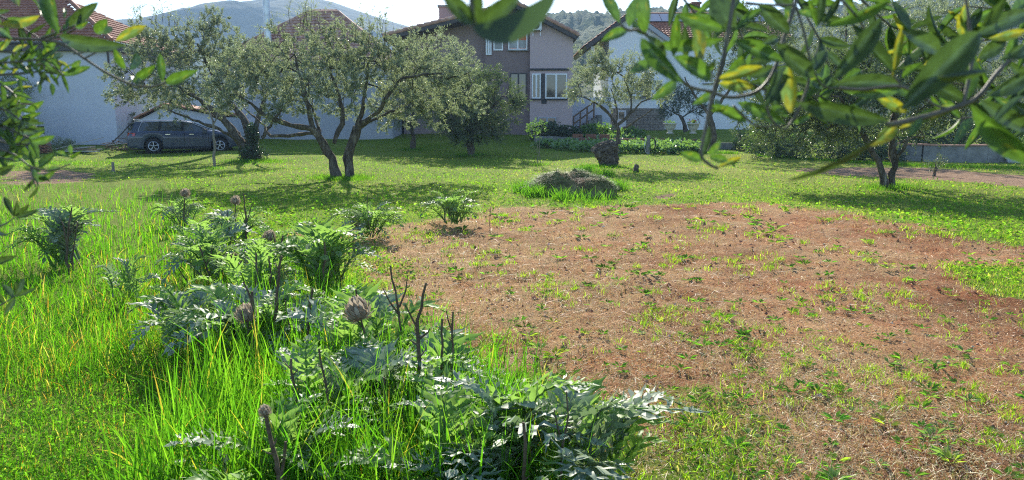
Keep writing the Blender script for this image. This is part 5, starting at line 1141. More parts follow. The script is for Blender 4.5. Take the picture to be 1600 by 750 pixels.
    P2 = np.vstack(pts); x, y = P2[:,0], P2[:,1]; n = len(x); sc = np.clip(y/14,.8,2.4)
    V, Fq, tt = blades(np.stack([x,y,gz(x,y)-.01],-1), .07+.11*rg.random(n), .007*sc, rg.uniform(0,2*np.pi,n), .3+.7*rg.random(n), 3, col(rg, n, [(.06,.14,.02),(.09,.20,.025),(.15,.26,.04)], [3,4,2], .15))
    tag(link('edge_grass', big_mesh('edge_grass', V, Fq, M['grass'], tt)), 'longer grass along the kerb, wall foot and tree trunks', 'grass', kind='stuff')
make_grass()

# ------------------------------------------------------------------ heap of grass cuttings
def heap():
    c = G(893,306); c.y += .45; c.z = float(gz(c.x,c.y)); root = empty('compost_heap', c, 0, 'knee high heap of matted green and brown grass cuttings on the lawn', 'compost heap')
    rg = np.random.default_rng(12); W_ = 1.04; V = []; nx, ny = 90, 60
    def hz(u, v):
        r = math.hypot(u, v); e = max(0, 1-r**2.6)**.42
        k = .36 + .22*mnoise.noise(Vector((u*2.2+3, v*2.0, 1))) + .16*abs(mnoise.noise(Vector((u*5, v*5, 4)))) + .05*mnoise.noise(Vector((u*14, v*14, 0)))
        k += .07*math.exp(-((u+.45)**2*14)) + .05*math.exp(-((u-.15)**2*9)); return e*k
    for j in range(ny+1):
        for i in range(nx+1):
            u = -1+2*i/nx; v = -1+2*j/ny; s_ = max(abs(u),abs(v))/max(1e-6,math.hypot(u,v)); uu, vv = u*s_, v*s_
            V.append((c.x+uu*W_, c.y+vv*.7, c.z-.03+hz(uu,vv)))
    Fq = [(j*(nx+1)+i, j*(nx+1)+i+1, (j+1)*(nx+1)+i+1, (j+1)*(nx+1)+i) for j in range(ny) for i in range(nx)]
    mb = MB(); mb.add(V, Fq, 0, True); mb.build('matted_cuttings', M['compost'], root)
    VV = np.array(V); i = rg.integers(0, len(VV), 9000); P = VV[i]+rg.normal(size=(9000,3))*.015; u = (P[:,0]-c.x)/W_; brown = (np.exp(-((u-.1)**2*10))*(P[:,1] < c.y-.15)*.9) > rg.random(9000)
    t = np.where(brown[:,None], col(rg,9000,[(.28,.17,.12),(.36,.25,.18),(.2,.12,.09)],[2,2,1]), col(rg,9000,[(.08,.15,.03),(.14,.19,.05),(.06,.14,.02),(.26,.24,.12)],[3,3,3,1]))
    Vb, Fb, tt = blades(P, .05+.08*rg.random(9000), np.full(9000,.008), rg.uniform(0,2*np.pi,9000), 1.1+1.2*rg.random(9000), 3, t); link('loose_cuttings', big_mesh('loose_cuttings', Vb, Fb, M['straw'], tt), root)['kind'] = 'stuff'
    # green blades round it
    q = []
    for px, py, r_, nn in ((820,300,.12,380),(836,306,.14,330),(858,300,.13,260),(915,268,.18,420),(945,276,.16,380),(965,296,.13,300),(875,312,.10,120),(905,314,.35,160)):
        g_ = G(px, py); q.append(np.array([[g_.x,g_.y]])+rg.normal(size=(nn,2))*r_)
    P2 = np.vstack(q); n = len(P2); Vb, Fb, tt = blades(np.stack([P2[:,0],P2[:,1],gz(P2[:,0],P2[:,1])-.01+np.clip(.25-.5*np.hypot((P2[:,0]-c.x)/.98,(P2[:,1]-c.y)/.7),0,.3)],-1), .18+.22*rg.random(n), np.full(n,.013), rg.uniform(0,2*np.pi,n), .3+.7*rg.random(n), 4, col(rg,n,[(.06,.16,.02),(.09,.21,.025),(.13,.26,.035)],[2,3,2]))
    zz = Vb.reshape(n,-1,3)
    link('green_blades', big_mesh('green_blades', Vb, Fb, M['grass'], tt), root)['kind'] = 'stuff'
heap()
# ------------------------------------------------------------------ cardoon plants
def cardoon_leaf_mesh(name, seed, arch, lobes=9, droop=.3, mat='cardoon', wide=1.0):
    """pinnately cut leaf, unit length along +X rising then arching; lobes in pairs, each with teeth"""
    r = random.Random(seed); mb = MB()
    def spine(t): return Vector((t*(1-.10*arch*t), 0, arch*(math.sin(min(1.0,t*.9)*math.pi*.62)*.55) - droop*t**3*.6))
    def tang(t): return (spine(min(1,t+.02))-spine(max(0,t-.02))).normalized()
    pts = [spine(i/10) for i in range(11)]; mb.tube(pts, [.018*(1-i/11)+.003 for i in range(11)], 4, cap=False)
    for k in range(lobes):
        t = .20 + .74*(k/(lobes-1)); ln = (.30*math.sin(min(1,(t-.06)*1.12)*math.pi)**.7+.05)*wide
        for s in (-1, 1):
            b = spine(t); tg = tang(t); up = tg.cross(Vector((0,1,0))).normalized()*-1
            if up.z < 0: up = -up
            side = Vector((0,s,0)); out = (side*(.80) + tg*(.62+.25*t) + up*(.18+r.uniform(-.12,.2))).normalized()
            l = ln*r.uniform(.82,1.15); w = l*.072; wd = out.cross(up).normalized(); n = 5; V = []
            for i in range(n+1):
                q = i/n; c = b + out*l*q + up*(-.22*l*q*q + .02*math.sin(q*9+k)) ; ww = w*(.9+.5*math.sin(q*math.pi))*(1-q**2.2) + .001
                e = wd*ww; tooth = 1.35 if i % 2 else .8
                V += [c - e*tooth + up*ww*.25, c - up*.0 , c + e*tooth + up*ww*.25]
            Fq = []
            for i in range(n): Fq += [(3*i,3*i+1,3*i+4,3*i+3),(3*i+1,3*i+2,3*i+5,3*i+4)]
            mb.add(V, Fq, 0, True)
            # secondary tooth
            c = b + out*l*.42; o2 = (out*.6 + (wd if s*wd.y > 0 else -wd)*.0 + side*.2 - tg*.35).normalized()
            mb.add([c, c+o2*l*.20+up*.01, c+o2*l*.32+tg*.01, c+out*l*.16], [(0,1,2,3)], 0, True)
            # wing along the midrib
            V = [b - tg*.045, b + side*.03*wide, b + tg*.045, b]; mb.add(V, [(0,1,2)], 0, True)
    # terminal lobe
    b = spine(.93); tg = tang(.98); V = []
    for i in range(5):
        q = i/4; w = .05*wide*math.sin(math.pi*(.2+.8*q)) if q < 1 else 0; c = b+tg*.14*q; V += [c+Vector((0,-w,.01)), c, c+Vector((0,w,.01))]
    mb.add(V, [f for i in range(4) for f in ((3*i,3*i+1,3*i+4,3*i+3),(3*i+1,3*i+2,3*i+5,3*i+4))], 0, True)
    return mb.mesh(name, M[mat])
CL = [cardoon_leaf_mesh('cardoon_leaf', i, a, 9, d, mt, w) for i, (a, d, mt, w) in enumerate([(1.0,.9,'cardoon',1),(1.2,.8,'cardoon',1.1),(.8,1.1,'cardoon',.95),(1.1,.8,'cardoon_grey',.95),(.9,1.2,'cardoon_grey',1.05),(1.2,.5,'cardoon',.85)])]
def frame(o, fwd, up):
    x = Vector(fwd).normalized(); z = (Vector(up) - x*Vector(up).dot(x)).normalized(); y = z.cross(x)
    return Matrix.Translation(o) @ Matrix((x, y, z)).transposed().to_4x4()
def stalk_mesh(r, pts, rad):
    mb = MB(); mb.tube(pts, rad, 7, wob=.5)
    return mb
def head_obj(c, up, s, parent, pale=.4, seed=0):
    """dry globe head: overlapping pointed bracts, pale fluff on top"""
    rg = np.random.default_rng(seed); mb = MB(); up = Vector(up).normalized(); a = up.orthogonal().normalized(); b = up.cross(a)
    core = []; mb.lathe([(0,-.8),(.5,-.75),(.82,-.35),(.9,0),(.8,.4),(.5,.75),(0,.8)], (0,0,0), 'z', 14)
    mb.v = [tuple(c + (a*v[0]+b*v[1]+up*v[2])*s*.8) for v in mb.v]
    for k in range(7):
        th = -1.1+k*.34; n = max(6, int(17*math.cos(th)))
        for j in range(n):
            ph = 2*math.pi*(j+.5*(k % 2))/n + rg.normal()*.06; d = (a*math.cos(ph)+b*math.sin(ph))*math.cos(th)+up*math.sin(th); t = (up*math.cos(th) - (a*math.cos(ph)+b*math.sin(ph))*math.sin(th)).normalized()
            p0 = c+d*s*.82; w = t.cross(d).normalized()*s*.17; ln = s*rg.uniform(.5,.75); o = d*s*rg.uniform(.05,.30)
            mb.add([p0-w*.7, p0+t*ln*.45-w+o*.4, p0+t*ln+o, p0+t*ln*.45+w+o*.4, p0+w*.7, p0+t*ln*.45+d*s*.1], [(0,1,5),(1,2,5),(2,3,5),(3,4,5),(4,0,5)])
    ho = mb.build('flower_head', M['head'], parent)
    n = int(260*pale)+60; D = norm(rg.normal(size=(n,3))*.55+np.array(up)); P = np.tile(np.array(c+up*s*.45),(n,1))+rg.normal(size=(n,3))*s*.25
    V, Fq = leaf_cloud(P, D, rg.normal(size=(n,3)), np.full(n,s*.8), np.full(n,s*.07)); fo = link('seed_fluff', big_mesh('seed_fluff', V, Fq, M['plume'])); fo.parent = ho; fo.matrix_parent_inverse = ho.matrix_world.inverted() if False else (Matrix.Translation(parent.location)).inverted(); fo['kind'] = 'stuff'
    return ho
def cardoon(px, py, size, nl, label, seed, stalks=(), name='cardoon_plant', greyp=.35, tilt=(.08,1.15), spread=1.0):
    """stalks: list of (picture path points at the plant's depth, base radius, head radius or 0, forks)"""
    r = random.Random(seed); c = G(px, py); root = empty(name, c, 0, label, 'cardoon plant', 'cardoon plants along the edge of the tall grass')
    for i in range(int(nl*1.45)):
        az = i*2.399 + r.uniform(-.4,.4); el = r.uniform(*tilt); L_ = size*r.uniform(.6,1.0)
        g = r.random() < greyp*.75; me = CL[r.choice((3,4)) if g else r.choice((0,1,2,5))]
        fwd = Vector((math.cos(az)*math.cos(el), math.sin(az)*math.cos(el), math.sin(el))); up = Vector((-math.cos(az)*math.sin(el), -math.sin(az)*math.sin(el), math.cos(el))) + Vector((r.uniform(-.3,.3), r.uniform(-.3,.3), 0))
        off = Vector((math.cos(az)*.06*spread*r.random()*3, math.sin(az)*.06*spread*r.random()*3, r.uniform(0,.08)))
        o = link('leaf', me, root, False); o.matrix_basis = frame(off, fwd, up) @ Matrix.Diagonal((L_, L_*r.uniform(.8,1.1), L_*r.uniform(.7,1.1), 1))
    for k, (path, rad, hr, forks) in enumerate(stalks):
        pts = [at(a, b, c.y + dy - .34) for a, b, dy in path]
        base = Vector((pts[0].x, pts[0].y, float(gz(pts[0].x,pts[0].y))-.03)); pts = [base] + pts if pts[0].z > base.z+.05 else pts
        P2 = [pts[0]]
        for a_, b_ in zip(pts, pts[1:]):
            kk = max(1, int((b_-a_).length/.05))
            for q in range(1, kk+1): P2.append(a_.lerp(b_, q/kk) + (Vector((r.uniform(-1,1), r.uniform(-1,1), 0))*.007 if q < kk else Vector()))
        pts = P2
        n = len(pts); mb = stalk_mesh(r, pts, [rad*(1-.5*i/(n-1)) for i in range(n)])
        for fk in forks:
            f = [at(a, b, c.y+dy-.34) for a, b, dy in fk]; mb.tube(f, [rad*.6*(1-.6*i/(len(f)-1)) for i in range(len(f))], 6, wob=.5)
        # dry leaf stubs
        for q in range(4):
            t = r.uniform(.3,.95); i = min(int(t*(n-1)), n-2); p = pts[i].lerp(pts[i+1], t*(n-1)-i); d = Vector((r.uniform(-1,1), r.uniform(-1,1), r.uniform(.2,1.2))).normalized()
            l = rad*r.uniform(2.5,5); mb.tube([p, p+d*l*.5, p+d*l+Vector((0,0,l*.2))], [rad*.45, rad*.3, .001], 4)
        so = mb.build('dead_stalk', M['stalk'], root)
        if hr: 
            up = (pts[-1]-pts[-2]).normalized(); hr *= 1.25; ho = head_obj(pts[-1]+up*hr*.5, up+Vector((r.uniform(-.3,.3),0,.2)), hr, root, .6, seed+k)
    return root
cardoon(105,418,.74,17,'cardoon with dark stalks standing alone in the grass at the far left', 1, [([(104,400,0),(106,365,0),(112,324,0)], .013, 0, [[(105,385,0),(98,350,0),(92,338,.1)],[(107,370,0),(118,345,0)]]), ([(112,405,.1),(118,370,.1),(120,345,.1)], .010, 0, [])], greyp=.6)
cardoon(288,352,.50,13,'cardoon with a small grey seed head at the far end of the row', 2, [([(287,340,0),(288,318,0),(289,306,0)], .011, .055, [])], greyp=.5)
cardoon(370,378,.58,15,'cardoon with a cluster of bare dark stalks and one seed head beside them', 3, [([(367,360,0),(368,330,0),(368,318,0)], .009, .05, []), ([(385,372,0),(384,335,0),(380,302,0)], .012, 0, [[(385,350,0),(392,325,0),(396,318,0)],[(385,352,0),(376,330,0)]]), ([(345,370,.1),(346,345,.1),(345,330,.1)], .009, 0, []), ([(360,372,0),(356,345,0),(355,330,0)], .009, 0, [])], greyp=.45)
cardoon(330,440,.60,15,'cardoon with dark leaning stalks on the grass side of the row', 4, [([(330,440,0),(318,405,0),(312,385,0)], .014, 0, [[(322,415,0),(330,395,0),(332,382,0)]]), ([(300,450,0),(285,430,0),(278,418,0)], .009, 0, [])], greyp=.4)
cardoon(430,430,.62,17,'cardoon with a tall dark stalk and a drooping grey head in mid row', 5, [([(436,440,0),(438,400,0),(442,368,0)], .016, 0, [[(438,410,0),(430,380,0),(426,362,0)]]), ([(416,420,.3),(418,390,.3),(420,376,.3)], .010, .055, []), ([(368,430,.2),(366,415,.2)], .012, .065, [])], greyp=.35)
cardoon(510,470,.78,17,'big arching cardoon reaching over the bare soil at mid row', 6, [([(505,420,0),(508,395,0),(507,378,0)], .013, 0, [])], greyp=.15, tilt=(.5,1.25))
cardoon(388,560,.60,15,'cardoon with a shaggy pale seed head low among the leaves', 7, [([(390,540,0),(388,515,0),(386,500,0)], .010, .052, []), ([(395,560,0),(396,500,0),(394,455,0)], .015, 0, [[(396,480,0),(388,455,0),(380,440,0)]]), ([(428,540,.1),(432,480,.1),(436,430,.1),(440,400,.1)], .013, 0, [])], greyp=.45)
cardoon(300,545,.55,13,'cardoon of flat silvery leaves nearest the tall grass', 8, [([(312,560,0),(306,520,0),(302,490,0)], .010, 0, [])], greyp=.7, tilt=(.15,.8))
cardoon(575,600,.60,14,'cardoon with a large round brown seed head at the soil edge', 9, [([(572,575,0),(570,520,0),(563,497,0)], .009, .060, []), ([(620,560,.1),(624,500,.1),(618,455,.1),(610,415,.1)], .010, 0, [[(624,480,.1),(634,455,.1),(637,430,.1)],[(622,490,.1),(608,470,.1),(598,450,.1)]]), ([(562,480,.4),(558,465,.4),(556,452,.4)], .010, 0, [])], greyp=.4)
cardoon(665,660,.56,14,'cardoon with a tall forked and thorny dead stalk beside the soil', 10, [([(657,640,0),(656,580,0),(654,540,0),(652,500,0),(666,442,0)], .011, 0, [[(653,515,0),(640,490,0),(632,475,0)],[(654,530,0),(668,520,0),(672,514,0)],[(653,540,0),(642,532,0)]]), ([(690,580,.1),(692,540,.1),(691,498,.1)], .009, 0, []), ([(707,590,.1),(708,540,.1),(708,487,.1)], .008, 0, [[(707,520,.1),(700,500,.1),(697,485,.1)]])], greyp=.4)
cardoon(500,700,.54,8,'cardoon with two bare upright stalks in the near row', 11, [([(470,690,0),(462,620,0),(455,560,0)], .010, 0, []), ([(505,700,.1),(512,630,.1),(498,545,.1)], .008, 0, [])], greyp=.5)
cardoon(425,800,.50,9,'cardoon with a broken brown capped stalk at the bottom edge', 12, [([(440,800,0),(432,720,0),(415,648,0)], .012, .018, []), ([(455,800,.1),(440,740,.1),(446,690,.1)], .009, 0, [])], greyp=.2)
cardoon(690,820,.5,10,'cardoon of dark green leaves at the bottom edge left of the silvery ones', 13, [], greyp=.35)
cardoon(790,790,.60,13,'silvery cardoon with upright stiff leaves at the bottom edge', 14, [([(822,790,0),(820,720,0),(818,660,0)], .010, 0, []), ([(880,790,.1),(878,700,.1),(888,650,.1),(885,612,.1)], .008, 0, [[(880,700,.1),(872,670,.1),(866,640,.1)]])], greyp=.75, tilt=(.6,1.4))
cardoon(905,800,.60,13,'silvery cardoon at the bottom edge furthest out over the soil', 15, [], greyp=.9, tilt=(.5,1.35))
cardoon(700,730,.48,11,'mid green cardoon just behind the silvery ones', 16, [], greyp=.4)
cardoon(575,372,.62,20,'low cardoon clump on the soil edge, left of two', 17, [([(578,360,0),(575,330,0),(575,302,0)], .006, 0, [])], greyp=.3, tilt=(.05,1.15))
cardoon(710,352,.60,18,'low cardoon clump on the soil edge, right of two', 18, [([(765,350,0),(766,330,0),(768,318,0)], .005, 0, [])], greyp=.15, tilt=(.05,1.15))
cardoon(465,560,.55,14,'leafy cardoon in mid row behind the long grass blades', 20, [([(480,540,0),(484,490,0),(488,450,0)], .010, 0, []), ([(455,560,.1),(452,510,.1),(446,470,.1)], .008, 0, [])], greyp=.4)
cardoon(400,480,.58,14,'cardoon with two short broken stalks in the thick of the row', 21, [([(398,470,0),(402,430,0),(400,395,0)], .012, 0, []), ([(418,470,.1),(424,430,.1),(420,400,.1)], .009, 0, [])], greyp=.45)
cardoon(320,398,.52,12,'leafy cardoon without stalks toward the far end of the row', 22, [], greyp=.35)
cardoon(600,690,.52,12,'green cardoon tucked behind the silvery ones', 23, [([(600,680,0),(604,630,0),(600,590,0)], .009, 0, [])], greyp=.3)
cardoon(200,470,.40,8,'small cardoon hidden in the grass left of the row', 19, [], greyp=.5)

# ------------------------------------------------------------------ olive branches hanging close to the camera
def near_leaf(name, bend, fold, n=9, wv=0.0):
    mb = MB(); V = []
    for i in range(n+1):
        t = i/n; w = .5*math.sin(math.pi*min(1,(t*.94+.03)))**.82*(1-.12*t) if 0 < i < n else .02
        z = bend*math.sin(math.pi*t)*.5 - bend*.2*t + wv*math.sin(t*7)
        V += [(t, -w, z+fold*w), (t, -w*.5, z+fold*w*.35), (t, 0, z), (t, w*.5, z+fold*w*.35), (t, w, z+fold*w)]
    Fq = [(5*i+j, 5*i+j+1, 5*i+j+6, 5*i+j+5) for i in range(n) for j in range(4)]
    mb.add(V, Fq, 0, True); return mb
NL = {}
for mt in ('near_olive','near_olive_dark','near_olive_yellow'):
    NL[mt] = []
    for k, (b, f, wv) in enumerate([(.10,.25,.0),(.18,.15,.01),(-.12,.30,.0),(.05,.35,.015)]):
        me = near_leaf('leaf', b, f, wv=wv).mesh('olive_leaf', M[mt]); NL[mt].append(me)
def put_leaf(parent, b, t, width, kind='g', tilt=0.0, r=random):
    """leaf from point b to point t (places in the garden), width in metres"""
    mt = {'g':'near_olive','d':'near_olive_dark','y':'near_olive_yellow'}[kind[0]]
    ax = (t-b); L_ = ax.length; toc = (Vector((0,0,H)) - (b+t)/2).normalized()
    up = Quaternion(ax.normalized(), tilt) @ toc
    o = link('leaf', r.choice(NL[mt]), parent, False)
    o.matrix_basis = Matrix.Translation(-parent.location) @ frame(b, ax, up) @ Matrix.Diagonal((L_, width, L_, 1))
    return o
def near_branch(name, label, depth, twigs, leaves, seed, sprays=()):
    r = random.Random(seed); first = twigs[0][0][0]; root = empty(name, atd(first[0], first[1], depth), 0, label, 'olive branch')
    for path, w in twigs:
        d0 = [q[2] if len(q) > 2 else 0 for q in path]; pts = [atd(q[0], q[1], depth+dd) for q, dd in zip(path, d0)]
        # smooth
        P = []
        for i in range(len(pts)-1):
            p0, p1, p2, p3 = pts[max(i-1,0)], pts[i], pts[i+1], pts[min(i+2,len(pts)-1)]
            for j in range(5): t = j/5; P.append(.5*((2*p1)+(-p0+p2)*t+(2*p0-5*p1+4*p2-p3)*t*t+(-p0+3*p1-3*p2+p3)*t**3))
        P.append(pts[-1]); n = len(P); rad = w*depth/F/2; mb = MB(); mb.tube(P, [rad*(1.05-.4*i/n)*(1+.12*((i % 5) == 0)) for i in range(n)], 7)
        mb.build('twig', M['twig'], root)
    for lf in leaves:
        bx, by, tx, ty, w = lf[:5]; k = lf[5] if len(lf) > 5 else 'g'; dd = lf[6] if len(lf) > 6 else r.uniform(-.04,.06); tl = lf[7] if len(lf) > 7 else r.uniform(-.45,.45)
        D = depth+dd; b = atd(bx,by,D); t = atd(tx,ty,D+r.uniform(-.02,.02)); put_leaf(root, b, t, w*D/F/max(.35,math.cos(tl))*.97, k, tl, r)
    for path, dd, ll, ww, sp, kinds in sprays:
        pts = [atd(q[0],q[1],depth+dd) for q in path]; mb = MB(); mb.tube(pts, [2.0*(depth+dd)/F*(1-.6*i/len(pts)) for i in range(len(pts))], 5); mb.build('twig', M['twig'], root)
        px = [depth+dd]; tot = 0
        for i in range(len(path)-1):
            a, b = Vector(path[i]), Vector(path[i+1]); L_ = (b-a).length; k = max(1,int(L_/sp))
            for j in range(k+1):
                q = a.lerp(b, j/k); dr = (b-a).normalized()
                for s in (-1,1):
                    if r.random() < .22: continue
                    an = s*r.uniform(.45,1.1); d2 = Vector((dr.x*math.cos(an)-dr.y*math.sin(an), dr.x*math.sin(an)+dr.y*math.cos(an))); l = ll*r.uniform(.7,1.15); D = depth+dd
                    t = q+d2*l; b3 = atd(q.x,q.y,D); t3 = atd(t.x,t.y,D+r.uniform(-.35,.35)*l*D/F)
                    tl = r.choice((r.uniform(-.5,.5), r.uniform(-1.3,1.3))); put_leaf(root, b3, t3, ww*D/F*r.uniform(.85,1.15), r.choice(kinds), tl, r)
            
R_leaves = [
 (968,36,942,-10,21),(980,47,940,64,18),(983,42,1000,-8,22),(1008,52,1009,-15,24),(1006,55,990,33,12),(1002,60,1067,130,29),(1010,55,1042,92,16,'d'),
 (1020,68,1130,62,21),(1022,98,984,112,18),(1110,126,1052,88,28),(1057,127,1019,156,19),(1134,46,1056,22,24),(1052,88,1057,20,18),(1072,92,1070,40,16,'d'),
 (1088,40,1092,104,22,'y'),(1090,22,1122,-6,13),(1097,113,1118,92,14,'g',.0,1.35),(1146,52,1112,-12,36,'d'),(1150,44,1190,15,15),(1185,8,1234,52,28,'d'),
 (1224,96,1147,64,25),(1137,112,1170,78,14),(1122,124,1192,104,20,'y'),(1123,130,1179,136,21,'y'),(1232,102,1237,178,27,'y'),(1276,114,1250,162,22),
 (1272,122,1211,68,32,'d'),(1226,105,1195,168,25,'d'),(1112,146,1083,163,15),(1165,190,1108,164,19),(1110,172,1139,163,12,'g',0,1.3),(1152,160,1228,194,22),
 (1180,160,1178,188,12),(1205,165,1232,182,14),(1240,192,1266,180,11),(1098,250,1063,238,17),(1097,246,1108,198,16,'d'),(1107,242,1126,220,13),(1108,245,1136,250,15),
 (1120,262,1157,247,11,'y'),(1118,155,1126,176,10),(1276,42,1262,-6,9),(1278,42,1285,-15,15,'d'),(1282,42,1312,-4,13,'d'),(1283,41,1388,1,20),
 (1275,26,1244,18,12),(1265,116,1290,80,22,'d'),(1300,126,1377,30,34,'d',-.06),(1395,112,1330,38,22,'d'),(1395,121,1410,42,14,'y'),
 (1410,122,1441,98,12),(1300,133,1412,131,26,'d'),(1410,136,1328,147,18),(1468,82,1411,48,28,'d'),(1530,50,1408,172,54,'d',-.12),(1522,56,1615,17,30,'d'),
 (1534,42,1572,-6,18,'d'),(1544,60,1600,48,18,'y'),(1528,92,1572,65,24,'d'),(1465,120,1550,107,14,'d',-.14,1.35),(1247,160,1388,187,34,'d',-.05),
 (1366,148,1417,175,20,'y'),(1400,194,1360,229,22,'y'),(1500,165,1404,203,20,'y'),(1518,165,1615,256,38,'g',-.05),(1530,155,1616,206,28,'d'),(1540,150,1612,113,28,'d'),
 (1600,150,1553,192,12,'d',-.05,.5),(1511,158,1428,116,26,'d'),(1511,155,1521,90,20,'g'),(1470,170,1454,148,9),(1310,137,1345,110,18,'g',.04),(1285,135,1255,120,18,'g',.05),
 (1440,185,1420,215,14,'g'),(1600,70,1560,95,16,'d'),(1565,95,1610,80,22,'d'),(1213,105,1170,120,16,'d',.06),(1215,60,1190,70,16,'d',.06),(1240,15,1205,-10,18,'d'),
 (1130,20,1160,-10,22,'d',.05),(1170,100,1215,85,18,'d',.08),(1345,30,1320,-8,14,'g'),(1510,60,1500,20,13,'y',.05),(1500,40,1512,0,12,'y',.05),(1580,30,1612,-5,20,'g',.05),
 (1290,170,1262,182,10,'y',.02),(1350,185,1325,165,14,'g',.06),(1430,150,1395,135,16,'g',.06),(1480,130,1500,95,16,'d',.05)]
near_branch('olive_branch', 'close blurred olive branch with broad green leaves hanging across the upper right', .56, [
  ([(1148,-12),(1138,50),(1128,100),(1113,150),(1103,200),(1095,240),(1107,256),(1122,263)], 6.5),
  ([(1246,-10),(1240,15),(1225,60),(1212,105),(1196,132),(1174,147),(1140,152),(1110,143),(1067,128),(1010,54),(982,47),(968,37)], 6.5),
  ([(1165,5),(1200,8),(1240,8)], 5), ([(1244,10),(1256,50),(1268,100),(1285,133),(1312,138)], 4), ([(1300,-10),(1315,0),(1335,22),(1352,46)], 5),
  ([(1196,138),(1200,175),(1214,196),(1228,202)], 4.5), ([(1264,110),(1262,135),(1246,175),(1228,202)], 5), ([(1146,165),(1160,180),(1184,197),(1214,196)], 4),
  ([(1386,196),(1440,184),(1500,165),(1530,150),(1560,112),(1606,66)], 9), ([(1312,138),(1350,140),(1410,136),(1470,168),(1500,165)], 5), ([(1505,165),(1520,90),(1515,40),(1508,-10)], 6),
  ([(1352,46),(1395,115),(1410,136)], 4)], R_leaves, 5,
  [([(1130,-10),(1160,60),(1210,120)], .20, 62, 15, 20, ('d','g')), ([(1240,-10),(1280,60),(1300,120)], .24, 60, 14, 20, ('d','d','g')), ([(1640,40),(1560,60),(1480,70),(1420,60)], .22, 66, 16, 22, ('d','g','y')),
   ([(1640,120),(1560,140),(1490,130),(1440,90)], .26, 60, 15, 22, ('d','d','g')), ([(1640,180),(1570,180),(1500,185)], .2, 60, 15, 22, ('d','g')), ([(1330,-15),(1390,40),(1440,60)], .25, 56, 13, 20, ('g','d')),
   ([(1170,130),(1220,150),(1280,150),(1330,170)], .22, 52, 12, 20, ('d','g')), ([(1640,-5),(1580,15),(1510,10)], .2, 60, 15, 22, ('d','g')), ([(1060,-12),(1085,20),(1120,50)], .2, 50, 13, 20, ('g','d'))])
# the long edge-on leaf and the very near leaves
b = atd(1390,198,.44); t = atd(1234,281,.40); root = bpy.data.objects['olive_branch']
def curved_leaf(P, w, nrm, mat, parent, name='leaf'):
    mb = MB(); V = []; n = len(P)-1
    for i, p in enumerate(P):
        t = i/n; tg = (P[min(i+1,n)]-P[max(i-1,0)]).normalized(); s = tg.cross(nrm).normalized(); ww = w*.5*max(.04,math.sin(math.pi*(t*.94+.03)))**.7
        V += [p - s*ww, p + nrm*ww*.12, p + s*ww]
    mb.add(V, [f for i in range(n) for f in ((3*i,3*i+1,3*i+4,3*i+3),(3*i+1,3*i+2,3*i+5,3*i+4))], 0, True); return mb.build(name, mat, parent)
P = []
for i in range(17):
    t_ = i/16; q = [(1396,190),(1360,236),(1300,265),(1234,281)]; a = (1-t_)**3; b_ = 3*t_*(1-t_)**2; c_ = 3*t_*t_*(1-t_); d_ = t_**3
    P.append(atd(a*q[0][0]+b_*q[1][0]+c_*q[2][0]+d_*q[3][0], a*q[0][1]+b_*q[1][1]+c_*q[2][1]+d_*q[3][1], .42))
curved_leaf(P, .018, Vector((0,.42,.9)).normalized().normalized(), M['near_olive_dark'], root)
near_branch('olive_branch', 'very near blurred olive sprig hanging from the top edge before the taupe house', .36, [([(736,-30),(737,10),(741,37)], 9)],
  [(741,38,688,-14,30,'d',0,.1),(738,34,750,-18,22,'d',.01,.2),(744,38,818,-12,30,'d',.02,.1),(741,42,800,50,30,'d',-.005,.3),(739,30,715,-5,14,'d',.02)], 8)
root2 = bpy.data.objects['olive_branch.001']; P = []
for i in range(17):
    t_ = i/16; q = [(741,40),(775,62),(822,44),(866,-8)]; a = (1-t_)**3; b_ = 3*t_*(1-t_)**2; c_ = 3*t_*t_*(1-t_); d_ = t_**3
    P.append(atd(a*q[0][0]+b_*q[1][0]+c_*q[2][0]+d_*q[3][0], a*q[0][1]+b_*q[1][1]+c_*q[2][1]+d_*q[3][1], .35))
curved_leaf(P, .0135, Vector((.1,-.95,.3)).normalized(), M['near_olive_dark'], root2)
L_leaves = [(259,130,309,110,18),(254,128,250,84,14),(214,121,244,101,15),(202,110,215,84,16),(195,108,178,75,13),(181,64,228,40,17,'y'),(93,56,194,72,26,'d',-.05),(150,52,168,29,19),
 (108,42,153,4,20,'d'),(92,54,72,-18,26,'g',-.03),(62,24,-2,38,17,'y',-.03),(163,54,175,42,11),(65,25,48,-4,8,'g',0,1.2),(100,30,101,12,6),(118,42,138,33,8),(112,107,126,94,10),(98,118,142,104,13),(80,96,99,84,10),
 (60,78,64,94,10),(88,62,70,90,12),(20,62,-8,45,12),(45,100,52,122,6,'d'),(104,44,112,25,8),(30,10,20,-12,18,'y'),(210,120,216,132,8),(218,122,208,128,8)]
near_branch('olive_branch', 'near olive branch reaching in from the upper left over the white wall', .72, [
  ([(-30,50),(20,60),(60,62),(96,68),(130,90),(165,113),(200,130),(230,136),(252,132),(260,128)], 4.5), ([(60,62),(92,50),(118,40)], 4), ([(130,92),(146,84),(158,76)], 3), ([(115,84),(128,82),(137,76)], 3),
  ([(-20,110),(40,105),(75,100),(100,118)], 3)], L_leaves, 9,
  [([(-20,118),(20,116),(60,112),(96,116)], .05, 30, 7, 15, ('g','g','y')), ([(60,66),(66,90),(70,110)], .03, 30, 8, 14, ('g','d')), ([(-20,78),(20,82),(55,92)], .06, 34, 8, 15, ('g','d','y')),
   ([(-10,20),(30,40),(62,60)], .05, 32, 7, 16, ('g','d')), ([(-20,100),(30,96),(80,92)], -.02, 30, 7, 16, ('g','g','d')), ([(70,62),(100,56),(120,44)], .04, 24, 6, 12, ('g','d')),([(80,70),(90,95),(96,112)], .06, 26, 7, 13, ('g','y'))])
